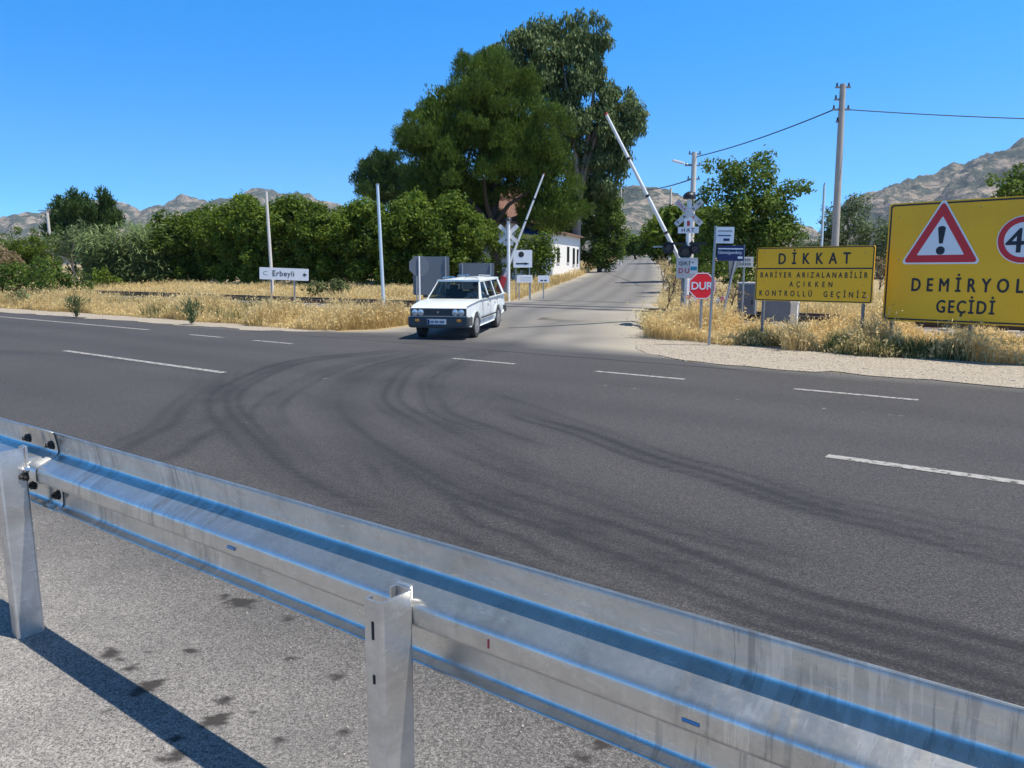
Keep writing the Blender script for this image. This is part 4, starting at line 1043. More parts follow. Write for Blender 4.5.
# tree behind the crossbuck
tree('walnut_tree', 748, 36, [(745, 205, 32, 0, .9), (722, 215, 26), (770, 195, 24), (768, 225, 28), (735, 178, 20), (758, 172, 15, 0, .9), (785, 188, 13), (803, 188, 9, 0, .6), (716, 168, 13, 0, .5), (708, 240, 24), (745, 245, 36, 0, .8), (780, 245, 26), (700, 200, 13), (760, 158, 7), (742, 190, 30), (760, 215, 34), (730, 225, 34), (765, 250, 30), (725, 255, 30), (715, 235, 24), (790, 240, 18), (775, 215, 22), (735, 270, 20), (765, 272, 20)],
     9, .40, 42, .18, .5, 'leaf', M['f_broad'], M['bark'], 'broad green tree with spreading branches right of the crossbuck', GT, r0=.16, tips=10, tone0=.5, inner=.35)
for i, (px, dep, rows, lb) in enumerate((
        (845, 48, [(838, 225, 20), (858, 218, 18), (848, 240, 24), (832, 245, 18)], 'grey green olive tree behind the tall concrete pole'),
        (880, 46, [(875, 240, 22), (895, 230, 20), (890, 255, 24), (872, 262, 18)], 'grey green olive tree in the gap between the two yellow boards'),
        (812, 50, [(812, 245, 16), (822, 252, 16), (805, 256, 14)], 'low olive tree behind the thin pale pole'))):
    tree('olive_tree', px, dep, rows, 9, .46, 42, .2, .35, 'leaf', M['f_olive'], M['bark_pale'], lb, 'olive trees behind the signs', r0=.15, tips=5)
tree('walnut_tree', 1012, 40, [(1010, 186, 17, 0, .7), (1030, 182, 20, 0, .8), (1050, 190, 30), (1040, 220, 40), (1000, 240, 30), (1060, 250, 40), (996, 190, 12), (1018, 190, 18)], 9, .4, 45, .2, .5, 'leaf', M['f_broad'], M['bark'], 'green tree top peeping over the large yellow board', GT, r0=.18)
for px, dep, rows, lb in ((636, 128, [(633, 240, 9), (626, 246, 8), (640, 247, 7)], 'small pale green tree at the far end of the side road'),
                          (665, 95, [(668, 228, 18), (655, 240, 14), (672, 245, 20), (658, 250, 10), (682, 225, 14)], 'dark dense tree on the right of the far side road'),
                          (697, 47, [(698, 232, 16), (712, 240, 18), (690, 240, 14), (700, 255, 16), (682, 226, 15), (668, 232, 11), (688, 218, 13)], 'dark tree behind the crossbuck, partly hidden by the broad tree')):
    tree('dense_tree', px, dep, rows, 4, .8, 18, .5, .5, 'leaf', M['f_hedge'], M['bark'], lb, 'far trees along the side road', r0=.2, tips=4, tone0=.35)
tree('shrub', 530, 47, [(524, 248, 10, 0, 1), (538, 246, 11, 0, 1), (548, 252, 9, 0, 1), (530, 262, 11), (544, 266, 10), (518, 262, 9), (512, 250, 10, 0, 1), (515, 238, 9), (528, 238, 10), (508, 266, 10), (546, 240, 8), (536, 258, 10)], 12, .42, 55, .2, .45, 'leaf', M['f_hedge'], M['bark'], 'dark green garden bush before the gable of the white house', 'shrubs beside the crossing', r0=.06, tips=5, cat='shrub')
# shrubs on the right
for px, dep, rows, mt, lb in ((735, 23.5, [(728, 270, 9), (742, 278, 10), (752, 272, 8)], 'f_hedge', 'green shrub under the small pale board'),
                              (775, 26, [(765, 268, 12), (785, 270, 12)], 'f_hedge', 'dark green shrub behind the wide grey cabinet'),
                              (812, 29, [(802, 268, 13), (820, 270, 12), (812, 258, 10)], 'f_olive', 'grey green shrub behind the upper right corner of the smaller yellow board'),
                              (850, 30, [(840, 266, 13), (858, 268, 13), (850, 256, 12)], 'f_hedge', 'dark shrub under the olive trees between the yellow boards'),
                              (884, 28, [(876, 272, 12), (890, 276, 12), (884, 260, 11)], 'f_brush', 'dry brown shrub at the left edge of the large yellow board'),
                              (708, 27, [(700, 268, 9), (712, 270, 10), (722, 266, 9)], 'f_hedge', 'green shrub right behind the red stop sign'),
                              (668, 24, [(667, 282, 6, 0, .8), (672, 288, 7, 0, .7)], 'f_brush', 'dry brown brush at the right edge of the side road'),
                              (664, 34, [(662, 262, 5, 0, 1.4), (668, 268, 6, 0, 1.2)], 'f_brush', 'tall pale brush leaning over the side road beyond the barrier'),
                              (672, 30, [(674, 262, 7, 0, 1.3), (678, 272, 7)], 'f_hedge', 'green bush beside the tail of the right barrier'),
                              (722, 20.5, [(722, 292, 10, 0, .8), (736, 294, 10, 0, .8)], 'f_brush', 'dry tangled brush right of the stop sign')):
    tree('shrub', px, dep, rows, 16, .17, 110, .085, .4, 'leaf', M[mt], M['bark'], lb, 'shrubs beside the crossing', r0=.03, tips=4, cat='shrub')
# left side: orchard hedge of individual trees
def hedge_proto(i):
    t = thing('orchard_tree', (0, 0, 0), 0, 'x', 'tree', 'orchard trees in the row beyond the track')
    cl = []
    for c, r, n in (((0, 0, 1.6), (1.9, 1.9, 1.5), 34), ((.3, .2, 3.6), (1.9, 1.9, 1.7), 42), ((-.5, -.3, 4.7), (1.3, 1.3, 1.1), 20), ((.8, -.2, 4.9), (1.0, 1.0, 1.0), 14)):
        cl += sub_clumps(np.array(c) + rng.normal(size=3) * .2, r, n, .52, 1.0, .6)
    P, A, N, L, W, T = clumps_to_leaves(cl, 32, .24, .5, 'leaf', .45)
    k = P[:, 2] > .03
    leafmesh('crown', P[k], A[k], N[k], L[k], W[k], T[k], M['f_hedge'], t)
    limbs(t, (0, 0, 0), [c for c, r in cl[::16]], .13, M['bark'])
    return t
protos = [hedge_proto(i) for i in range(3)]
HL = ['orchard tree next to the cane thicket, leftmost of the row', 'second orchard tree right of the cane thicket', 'third orchard tree right of the cane thicket', 'orchard tree left of the white pole behind the station sign', 'orchard tree directly behind the station name sign',
      'orchard tree just right of the station name sign', 'orchard tree with yellowish top midway between the two poles', 'orchard tree two places left of the slender metal pole', 'orchard tree left of the slender metal pole', 'orchard tree behind the slender metal pole', 'shaded orchard tree behind the octagonal sign back',
      'shaded orchard tree behind the tall grey sign back', 'shaded orchard tree between the two grey sign backs', 'shaded orchard tree behind the wide grey sign back']
HP = [(182, 57, 1.0), (200, 57, .98), (220, 55, 1.05), (243, 53, 1.0), (268, 51, 1.06), (292, 49.5, 1.02), (318, 48, .98), (342, 47, .92), (364, 46, .92), (386, 45, .9), (408, 45, .92), (430, 45, .9), (452, 46, .9), (474, 48, .9)]
used = set()
for k, ((px, dep, s), lb) in enumerate(zip(HP, HL)):
    q = spot(px, dep); j = k % 3; rzz = rng.uniform(0, 6.28); s *= (.9, 1.0, .86, 1.02, .92, 1.0, .88)[k % 7]; sc = (s * rng.uniform(.9, 1.15), s * rng.uniform(.9, 1.15), s)
    if j not in used:
        used.add(j); o = protos[j]; o.location = q; o.rotation_euler.z = rzz; o.scale = sc; o['label'] = lb
    else: dup(protos[j], q, rzz, lb, 'orchard trees in the row beyond the track', sc)
HL2 = ['orchard tree top just showing behind the cane thicket', 'back row orchard tree left of the station sign pole', 'back row orchard tree above the station name sign', 'back row orchard tree between the two left poles', 'back row orchard tree left of the rounded pine', 'back row orchard tree under the rounded pine']
for k, ((px, dep, s), lb) in enumerate(zip([(160, 66, 1.0), (208, 63, 1.02), (256, 60, 1.0), (305, 57, .95), (352, 55, .88), (398, 54, .88)], HL2)):
    dup(protos[(k + 1) % 3], spot(px, dep), rng.uniform(0, 6.28), lb, 'orchard trees in the row beyond the track', (s * 1.1, s, s * (.9, 1.0, .94)[k % 3]))
tree('dark_tree', 88, 74, [(75, 212, 18), (98, 210, 20), (88, 225, 26), (110, 222, 14), (62, 208, 10), (104, 204, 8, 0, 1.2), (70, 235, 24), (84, 245, 30)], 4.5, .6, 34, .4, .25, 'needle', M['f_pine2'], M['bark'], 'dark upright tree behind the white pole at the far left', GT, r0=.2, tips=7, tone0=.3)
tree('olive_tree', 74, 66, [(75, 240, 16), (85, 235, 14), (62, 250, 14)], 5, .55, 22, .28, .35, 'leaf', M['f_olive'], M['bark_pale'], 'grey olive tree below the dark tree at the far left', 'olive trees behind the signs', r0=.12, tips=4)
for px, dep, rows, mt, lb in ((18, 70, [(8, 252, 20), (28, 248, 20), (-12, 252, 22), (45, 252, 18), (20, 266, 22), (44, 270, 18), (0, 268, 22)], 'f_hedge', 'dull green scrub along the far left edge'),
                              (-8, 66, [(-8, 258, 16), (8, 262, 14)], 'f_brush', 'brownish scrub at the far left edge'),
                              (14, 36, [(5, 277, 16), (24, 273, 15), (-8, 284, 18), (-30, 276, 22), (12, 290, 14), (30, 288, 12), (45, 280, 12)], 'f_broad', 'near green bush spilling over the verge at the left edge'),
                              (48, 40, [(40, 274, 12), (55, 276, 12), (66, 284, 10), (30, 282, 12), (48, 286, 12), (74, 276, 12), (82, 284, 9)], 'f_broad', 'bright green bush right of the near bush at the left edge'),
                              (10, 33.5, [(2, 300, 7), (14, 298, 7)], 'f_olive', 'grey green weed clump at the foot of the left bush'),
                              (107, 52, [(100, 275, 10), (112, 280, 9)], 'f_hedge', 'low green bush at the left foot of the cane thicket'),
                              (325, 37, [(318, 288, 5), (332, 286, 6), (345, 290, 4)], 'f_weed', 'low yellowish bush beyond the track right of the station sign')):
    tree('shrub', px, dep, rows, 12, .36, 60, .18, .45, 'leaf', M[mt], M['bark'], lb, 'bushes on the left verge', r0=.04, tips=4, cat='shrub')
# cane thicket
def cane():
    q = spot(132, 57); t = thing('cane_thicket', tuple(q), 0, 'thicket of tall giant cane with drooping pale leaves left of the orchard', 'cane')
    ns = 520; m = MB(); P, A, N, L, W, T = [], [], [], [], [], []
    for k in range(ns):
        lat = rng.uniform(-3.1, 3.1); dp = rng.uniform(-1.6, 1.6)
        b = RGT * lat + FWD * dp; h = (4.9 - .10 * abs(lat - .6) ** 1.7) * rng.uniform(.62, 1.06)
        ld = rng.normal(size=2) * .55; ld[0] += .25 * lat * .5
        def at_(u): return b + RGT * (ld[0] * u * u) + FWD * (ld[1] * u * u) + np.array([0, 0, h * u * (1 - .05 * u)])
        if k % 4 == 0: m.tube([tuple(at_(u)) for u in (0, .5, .95)], [.014, .011, .005], 4, False)
        n = 20
        for u in rng.uniform(.12, 1.0, n):
            az = rng.uniform(0, 6.28); d = RGT * math.cos(az) + FWD * math.sin(az); ll = rng.uniform(.5, .95)
            P.append(at_(u) + d * ll * .4 + np.array([0, 0, -.03])); A.append(d * .75 + np.array([0, 0, rng.uniform(-.75, .25)])); N.append(np.array([0, 0, 1.0]) + rng.normal(size=3) * .35); L.append(ll); W.append(.08 + .04 * rng.random()); T.append(.38 + .55 * u * rng.random() + .15 * rng.random())
    m.build('stems', M['f_cane'], t); leafmesh('leaves', np.array(P), np.array(A), np.array(N), np.array(L), np.array(W), np.array(T), M['f_cane'], t)
cane()
# ------------------------------------------------------------ grasses
def grass(name, pts, h, mat, wid, head=.5, lean=.22, tone=None):
    """tapering bent blades, some with a seed head"""
    n = len(pts); base = np.array([(x, y, gz(y)) for x, y in pts])
    az = rng.uniform(0, 2 * math.pi, n); d = np.stack([np.cos(az), np.sin(az), np.zeros(n)], 1)
    ld = rng.normal(size=(n, 2)) * lean + np.array([-.06, .02]); ld = np.concatenate([ld, np.zeros((n, 1))], 1)
    w2 = (wid * rng.uniform(.6, 1.3, n))[:, None] / 2; h = np.asarray(h)[:, None]; up = np.array([0, 0, 1.0])
    m1 = base + up * h * .55 + ld * h * .3; tp = base + up * h * rng.uniform(.85, 1, (n, 1)) + ld * h
    V = np.stack([base - d * w2, base + d * w2, m1 + d * w2 * .8, m1 - d * w2 * .8, tp + d * w2 * .15, tp - d * w2 * .15], 1).reshape(-1, 3)
    i = np.arange(n)[:, None] * 6
    F = np.concatenate([i + np.array([0, 1, 2, 3]), i + np.array([3, 2, 4, 5])])
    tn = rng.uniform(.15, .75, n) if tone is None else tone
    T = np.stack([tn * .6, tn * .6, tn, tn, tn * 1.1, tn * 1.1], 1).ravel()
    hs2 = np.where(rng.random(n) < head)[0]
    if len(hs2):
        rep = 3; idx = np.repeat(hs2, rep); k = len(idx)
        c = tp[idx] + rng.normal(size=(k, 3)) * np.array([.03, .03, .03]) - up * rng.uniform(0, .12, (k, 1)) * 1.0
        a = nrmz(up * rng.uniform(-.6, .9, (k, 1)) + rng.normal(size=(k, 3)) * .5); b = nrmz(np.cross(a, unit(k)))
        ln_ = rng.uniform(.03, .06, (k, 1)); wd_ = rng.uniform(.008, .016, (k, 1)) * (wid / .012) ** .5
        V2 = np.stack([c - a * ln_, c + b * wd_, c + a * ln_, c - b * wd_], 1).reshape(-1, 3)
        F2 = np.arange(k * 4).reshape(-1, 4) + len(V)
        V = np.concatenate([V, V2]); F = np.concatenate([F, F2]); T = np.concatenate([T, np.repeat(rng.uniform(.6, 1, k), 4)])
    return tag(npmesh(name, V, F, mat, attrs=dict(tone=np.clip(T, 0, 1))), kind='stuff')
def scatter(n, x0, x1, y0, y1, ok):
    x = rng.uniform(x0, x1, n); y = rng.uniform(y0, y1, n); k = ok(x, y); return x[k], y[k]
def left_ok(x, y):
    L, _ = lane_edges(y); e = 12.75 + .55 * vnoise(x, y, 1.3, 2)
    return (x < L - .2 - .7 * vnoise(x, y, .8, 4)) & (y > e) & (vnoise(x, y, .9, 7) > .12)
x, y = scatter(150000, -62, -14, 12.5, 17.0, left_ok)
h = (.14 + .95 * vnoise(x, y, 1.1, 1) ** 1.8 * rng.uniform(.3, 1.2, len(x)) + .5 * (rng.random(len(x)) > .985)) * np.clip((y - 12.3) / 1.2, .4, 1) * np.clip(1.35 - (y - 12.5) * .20, .35, 1)
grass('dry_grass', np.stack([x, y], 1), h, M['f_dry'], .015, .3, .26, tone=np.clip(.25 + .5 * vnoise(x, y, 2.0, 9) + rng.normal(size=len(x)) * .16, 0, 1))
tag(bpy.data.objects['dry_grass'], 'tall straw coloured dry grass between the left verge and the track', 'dry grass')
def right_ok(x, y):
    _, Rr = lane_edges(y); e = 14.55 + .35 * vnoise(x, y, .9, 2) + np.clip(-4.5 - x, 0, 5) * .16
    return (x > Rr + .15 + .5 * vnoise(x, y, .7, 4)) & (y > e) & (vnoise(x, y, .7, 7) > .10)
x, y = scatter(85000, -11, 9, 14.4, 17.6, right_ok)
h = (.12 + .95 * vnoise(x, y, .75, 1) ** 1.5 * rng.uniform(.3, 1.2, len(x)) + (.2 * (rng.random(len(x)) > .98))) * np.clip(1.1 - (y - 15.5) * .22, .5, 1) * np.where(x > -4, .82, 1.05) * np.clip((y - 14.0) / 1.2, .35, 1.05)
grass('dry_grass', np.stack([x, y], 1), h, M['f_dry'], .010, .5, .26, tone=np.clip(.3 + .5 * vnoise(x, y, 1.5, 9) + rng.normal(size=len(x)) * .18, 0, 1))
tag(bpy.data.objects['dry_grass.001'], 'tall oat like dry grass around the posts of the yellow boards', 'dry grass')
def far_ok(x, y):
    L, Rr = lane_edges(y); return ((x < L - .3) | (x > Rr + .5)) & (vnoise(x, y, 1.3, 7) > .2)
x, y = scatter(60000, -60, 12, 22.6, 31, far_ok)
h = .2 + .55 * vnoise(x, y, 1.8, 1) * rng.uniform(.5, 1.2, len(x))
grass('dry_grass', np.stack([x, y], 1), h, M['f_dry'], .022, .3, tone=np.clip(.2 + .5 * vnoise(x, y, 2.0, 9) + rng.normal(size=len(x)) * .15, 0, 1))
tag(bpy.data.objects['dry_grass.002'], 'dry grass strip beyond the railway track', 'dry grass')
def lane_ok(x, y):
    L, Rr = lane_edges(y); return ((x < L - .1) & (x > L - 3.2)) | ((x > Rr + .2) & (x < Rr + 1.6))
x, y = scatter(180000, -75, -12, 28, 112, lane_ok)
h = .25 + .45 * vnoise(x, y, 2.2, 1) * rng.uniform(.5, 1.2, len(x))
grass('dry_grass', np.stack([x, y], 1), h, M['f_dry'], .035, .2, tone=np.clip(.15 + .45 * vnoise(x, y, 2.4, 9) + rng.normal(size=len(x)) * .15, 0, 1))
tag(bpy.data.objects['dry_grass.003'], 'golden dry grass on both verges of the climbing side road', 'dry grass')
# loose stones
def stones(name, pts, sz, mat, zoff):
    n = len(pts); o = np.array([(1, 0, 0), (-1, 0, 0), (0, 1, 0), (0, -1, 0), (0, 0, 1), (0, 0, -1)], float)
    V = o[None] * (rng.uniform(.6, 1.3, (n, 6, 1))) + rng.normal(size=(n, 6, 3)) * .18
    V = V * (np.asarray(sz)[:, None, None]) * np.array([1, 1, .7]); base = np.array([(x, y, gz(y) + zoff) for x, y in pts]); V = (V + base[:, None]).reshape(-1, 3)
    t = np.array([(0, 2, 4), (2, 1, 4), (1, 3, 4), (3, 0, 4), (2, 0, 5), (1, 2, 5), (3, 1, 5), (0, 3, 5)])
    F = (np.arange(n)[:, None, None] * 6 + t[None]).reshape(-1, 3)
    return tag(npmesh(name, V, F, mat), kind='stuff')
x1_ = rng.uniform(-6.5, 8, 1300); y1_ = rng.uniform(12.2, 15.0, 1300)
x2_ = rng.uniform(-7.6, -4, 160); y2_ = rng.uniform(13.2, 16, 160)
x = np.concatenate([x1_, x2_]); y = np.concatenate([y1_, y2_])
stones('loose_stones', np.stack([x, y], 1), rng.uniform(.006, .02, len(x)) * np.where(rng.random(len(x)) > .96, 1.7, 1), M['stone'], .016)
tag(bpy.data.objects['loose_stones'], 'loose pale stones scattered over the gravel shoulder', 'stones')
x = rng.uniform(-6, 1, 420); y = np.concatenate([rng.uniform(.2, 2.4, 260), rng.normal(2.2, .35, 160)])
stones('loose_grit', np.stack([x, y], 1), rng.uniform(.0025, .007, len(x)), M['stone'], .006)
tag(bpy.data.objects['loose_grit'], 'fine loose grit on the paving under the guard rail', 'grit')
# green weeds in the grass
x, y = scatter(26000, -6, 9, 14.6, 15.8, lambda x, y: (vnoise(x, y, .8, 12) > .42) & right_ok(x, y))
grass('green_weeds', np.stack([x, y], 1), .12 + .3 * rng.random(len(x)), M['f_weed'], .014, 0, .4)
tag(bpy.data.objects['green_weeds'], 'low green weeds at the foot of the yellow boards', 'weeds')
x, y = scatter(26000, -60, -16, 12.6, 17, lambda x, y: (vnoise(x, y, 1.0, 15) > .70) & left_ok(x, y))
grass('green_weeds', np.stack([x, y], 1), .2 + .45 * rng.random(len(x)), M['f_weed'], .018, 0, .3)
tag(bpy.data.objects['green_weeds.001'], 'green weeds scattered through the dry grass on the left verge', 'weeds')
for px, dep, lb in ((188, 22.3, 'blue green bushy weed growing at the edge of the left verge'), (72, 25.6, 'dark stalky weed left on the verge below the near bush')):
    q = spot(px, dep); t = thing('tall_weed', tuple(q), 0, lb, 'weed'); n = 420
    az = rng.uniform(0, 6.28, n); el = rng.uniform(.9, 1.55, n); L = rng.uniform(.2, 1.0, n) ** 1.5 * .75; d = np.stack([np.cos(az) * np.cos(el), np.sin(az) * np.cos(el), np.sin(el)], 1)
    leafmesh('foliage', d * L[:, None], d + unit(n) * .7, unit(n), L * .35, .03, rng.random(n), M['f_olive' if px > 100 else 'f_weed'], t)
    MB().tube([(0, 0, -.05), (0, 0, .6)], .008, 6).build('stem', M['f_weed'], t)

# ------------------------------------------------------------ the car
def build_car():
    s = .915
    cpos = spot(447.5, 18.1); fx, fy = -cpos.x, -cpos.y
    head = math.atan2(fy, fx) - R_(16.5)
    d = Vector((math.cos(head), math.sin(head), 0))
    road_z = lambda p: gz(p.y) + .009 + hump(p.y)
    rear = Vector((cpos.x, cpos.y, 0)) - d * 2.44 * s
    zf, zr_ = road_z(cpos), road_z(rear)
    pitch = math.atan2(zr_ - zf, 2.44 * s)
    org = Vector((cpos.x, cpos.y, 0)) - d * 1.34 * s
    org.z = zf + (zr_ - zf) * 1.34 / 2.44
    car = thing('estate_car', tuple(org), head, 'old white estate car with roof rails turning out of the side road', 'car')
    SCL = (s, s * .955, s * 1.0)
    car.scale = SCL; car.rotation_euler = (0, pitch, head)
    # lower body: side outline swept across the width
    def arc(cx, r, a0, a1, n=9): return [(cx + r * math.cos(R_(a0 + (a1 - a0) * k / n)), .31 + r * math.sin(R_(a0 + (a1 - a0) * k / n))) for k in range(n + 1)]
    prof = [(-2.14, .40)] + [(-1.10 - .37, .33)] + arc(-1.10, .37, 172, 8) + [(-1.10 + .37, .25), (1.34 - .37, .25)] + arc(1.34, .37, 172, 8) + [(1.34 + .37, .30), (2.10, .34), (2.16, .50), (2.17, .58), (2.15, .80), (2.10, .845), (1.9, .875), (1.4, .915), (.84, .945), (.80, .93)]
    belt_i = len(prof) - 1
    prof += [(-2.06, .93), (-2.15, .90), (-2.19, .70), (-2.18, .48)]
    n = len(prof); sl_ = [(-.80, .045, .02), (-.815, .0, .0), (-.70, -.0, 0)] ; rows = []
    m = MB(); ysl = [(-.775, .05), (-.812, .012), (-.74, 0), (.74, 0), (.812, .012), (.775, .05)]
    for yv, ins in ysl:
        for (px_, pz) in prof:
            taper = 1 - .085 * max(0, (abs(px_) - 1.5) / .7)
            zz = pz - (ins * .6 if pz > .75 else 0) + (ins * .4 if pz < .45 else 0)
            bulge = yv * taper * (1 - (.02 if pz > .8 else 0) - (.045 if pz < .34 else 0))
            m.v.append((px_ - math.copysign(ins * .55, px_) if abs(px_) > 2 else px_, bulge, zz))
    for r in range(len(ysl) - 1):
        for k in range(n):
            j = (k + 1) % n
            if k == belt_i and 1 <= r <= 3: continue
            if k == belt_i: pass
            m.f.append((r * n + k, r * n + j, (r + 1) * n + j, (r + 1) * n + k))
    m.f.append(tuple(range(n))); m.f.append(tuple((len(ysl) - 1) * n + k for k in reversed(range(n))))
    me = m.mesh('body'); bm = bmesh.new(); bm.from_mesh(me)
    bmesh.ops.triangulate(bm, faces=[f for f in bm.faces if len(f.verts) > 4]); bmesh.ops.recalc_face_normals(bm, faces=bm.faces); bm.to_mesh(me); bm.free()
    me.polygons.foreach_set('use_smooth', [True] * len(me.polygons)); me.set_sharp_from_angle(angle=R_(28)); me.materials.append(M['car_white'])
    body = link(bpy.data.objects.new('body', me), car)
    # roof and pillars
    zb, zr = .93, 1.385
    def bp(x, sy): return Vector((x, sy * .765, zb))
    def rp(x, sy): return Vector((x, sy * .60, zr))
    rf = MB(); nx = 9
    xs_ = np.linspace(-1.93, .30, nx); ysr = np.linspace(-1, 1, 9); g0 = len(rf.v)
    for x in xs_:
        e = min(1, (x + 1.95) / .25, (.34 - x) / .2)
        for yv in ysr:
            rf.v.append((x, yv * .625, zr + .055 * (1 - abs(yv) ** 2.6) * (.35 + .65 * max(0, e)) - .005))
    for i_ in range(nx - 1):
        for k in range(8): rf.f.append((i_ * 9 + k, (i_ + 1) * 9 + k, (i_ + 1) * 9 + k + 1, i_ * 9 + k + 1))
    ro = rf.build('roof', M['car_white'], car, smooth=True); sd_ = ro.modifiers.new('thickness', 'SOLIDIFY'); sd_.thickness = .03; sd_.offset = -1
    def strip_pillar(b0, b1, r0, r1):
        q = MB(); inn = Vector((0, 0, 0))
        cy = -math.copysign(.035, b0.y); o_ = Vector((0, cy, -.0))
        q.quad(b0, b1, r1, r0); q.quad(b0 + o_, r0 + o_, r1 + o_, b1 + o_); q.quad(b0, r0, r0 + o_, b0 + o_); q.quad(b1, b1 + o_, r1 + o_, r1)
        return q
    pl_ = MB()
    for sy in (-1, 1):
        for (xb0, xb1, xr0, xr1) in ((.80, .66, .29, .21), (-.10, -.19, -.13, -.21), (-.92, -1.0, -.94, -1.01), (-1.84, -2.08, -1.72, -1.90)):
            q = strip_pillar(bp(xb0, sy), bp(xb1, sy), rp(xr0, sy), rp(xr1, sy)); b = len(pl_.v); pl_.v += q.v; pl_.f += [tuple(i + b for i in f) for f in q.f]
        q = MB().box((-.7, sy * .775, .925), (2.9, .03, .03)); b = len(pl_.v); pl_.v += q.v; pl_.f += [tuple(i + b for i in f) for f in q.f]
        q = MB().box((-.8, sy * .605, 1.375), (2.2, .04, .04)); b = len(pl_.v); pl_.v += q.v; pl_.f += [tuple(i + b for i in f) for f in q.f]
    q = MB().box((.275, 0, 1.392), (.07, 1.2, .05)); b = len(pl_.v); pl_.v += q.v; pl_.f += [tuple(i + b for i in f) for f in q.f]
    q = MB().box((-1.9, 0, 1.385), (.07, 1.2, .05)); b = len(pl_.v); pl_.v += q.v; pl_.f += [tuple(i + b for i in f) for f in q.f]
    pl_.build('pillars', M['car_white'], car)
    def pane(name, *c): return MB().quad(*c).build(name, M['glass'], car)
    ws = pane('windscreen', (.79, -.70, .945), (.79, .70, .945), (.295, .56, 1.375), (.295, -.56, 1.375))
    rub = MB()
    for a_, b_ in (((.80, -.71, .94), (.80, .71, .94)), ((.80, .71, .94), (.29, .575, 1.378)), ((.80, -.71, .94), (.29, -.575, 1.378)), ((.29, -.575, 1.378), (.29, .575, 1.378))): rub.tube([a_, b_], .012, 6)
    rub.build('rubber_seal', M['bumper'], ws)
    for sy in (-1, 1): MB().tube([(.83, sy * .35 - .1, .955), (.74, sy * .35 + .25, .99)], .008, 5).build('wiper', M['black'], ws)
    pane('rear_window', (-2.07, -.68, .945), (-2.07, .68, .945), (-1.905, .56, 1.37), (-1.905, -.56, 1.37))
    for sy in (-1, 1):
        o_ = -sy * .015
        for (xb0, xb1, xr0, xr1) in ((.66, -.10, .21, -.13), (-.19, -.92, -.21, -.94), (-1.0, -1.84, -1.01, -1.72)):
            a_, b_, c_, d_ = bp(xb0, sy), bp(xb1, sy), rp(xr1, sy), rp(xr0, sy)
            pane('side_window', *[v + Vector((0, o_, 0)) for v in (a_, b_, c_, d_)])
    # nose
    gp = MB().box((2.168, 0, .70), (.05, 1.50, .205)).build('grille', M['bumper'], car, bevel=.012)
    for k in range(4): MB().box((2.193, 0, .64 + .038 * k), (.008, .78, .008)).build('grille_bar', M['black'], gp)
    MB().prism([(-.035, .03), (0, -.035), (.035, .03), (.012, .03), (0, .005), (-.012, .03)], 2.191, 2.20, lambda a, b, d_: (d_, a, b + .70)).build('badge', M['chrome'], gp)
    for y_ in (-.62, -.46, .46, .62):
        hl = MB().tube([(2.185, y_, .70), (2.205, y_, .70), (2.213, y_, .70)], [.074, .072, .05], 18).build('headlight', M['lamp_glass'], car, smooth=40)
        MB().tube([(2.188, y_, .70), (2.202, y_, .70)], .083, 18).build('headlight_rim', M['chrome'], hl, smooth=40)
    bf = MB(); bf.box((2.125, 0, .455), (.17, 1.62, .28)); bfo = bf.build('front_bumper', M['bumper'], car, bevel=.065)
    MB().box((2.205, 0, .604), (.03, 1.58, .02)).build('bumper_trim', M['tube'], bfo)
    for sy in (-1, 1):
        MB().box((2.0, sy * .80, .47), (.34, .05, .22)).build('bumper_end', M['bumper'], bfo, bevel=.02)
        MB().box((2.222, sy * .56, .505), (.012, .11, .06)).build('indicator', M['orange'], car, bevel=.004)
    npl = MB().box((2.224, -.03, .475), (.012, .50, .125)).build('licence_plate', M['plate'], car)
    MB().box((2.232, -.245, .475), (.004, .055, .115)).build('blue_band', M['navy'], npl)
    for k, (y_, w_) in enumerate(((-.15, .09), (-.03, .10), (.11, .13))): MB().box((2.232, y_, .475), (.004, w_, .06)).build('smudged_digit', M['plate_ink'], npl)
    MB().box((2.05, 0, .35), (.12, 1.3, .06)).build('lower_valance', M['bumper'], car)
    MB().box((-2.19, 0, .48), (.12, 1.6, .2)).build('rear_bumper', M['bumper'], car, bevel=.03)
    for sy in (-1, 1):
        MB().box((.12, sy * .822, .47), (1.62, .018, .045)).build('side_moulding', M['bumper'], car, bevel=.004)
        for x_ in (-.12, -.95): MB().box((x_ + .1, sy * .812, .83), (.13, .025, .028)).build('door_handle', M['chrome'], car, bevel=.004)
        for x_ in (.72, -.145, -.96): MB().box((x_, sy * .8135, .62), (.006, .006, .56)).build('door_gap', M['bumper'], car)
        mr = MB().box((.56, sy * .88, 1.0), (.07, .13, .09)).build('door_mirror', M['bumper'], car, bevel=.015)
        for x_ in (0.0,): pass
    for x_ in (.12, -1.35):   # roof rails
        rr = MB().tube([(x_, -.5, 1.43), (x_, -.49, 1.475), (x_, -.16, 1.485), (x_, -.15, 1.44)], .013, 6); rr.tube([(x_, .5, 1.43), (x_, .49, 1.475), (x_, .16, 1.485), (x_, .15, 1.44)], .013, 6)
        rr.build('roof_rail', M['chrome'], car, smooth=50)
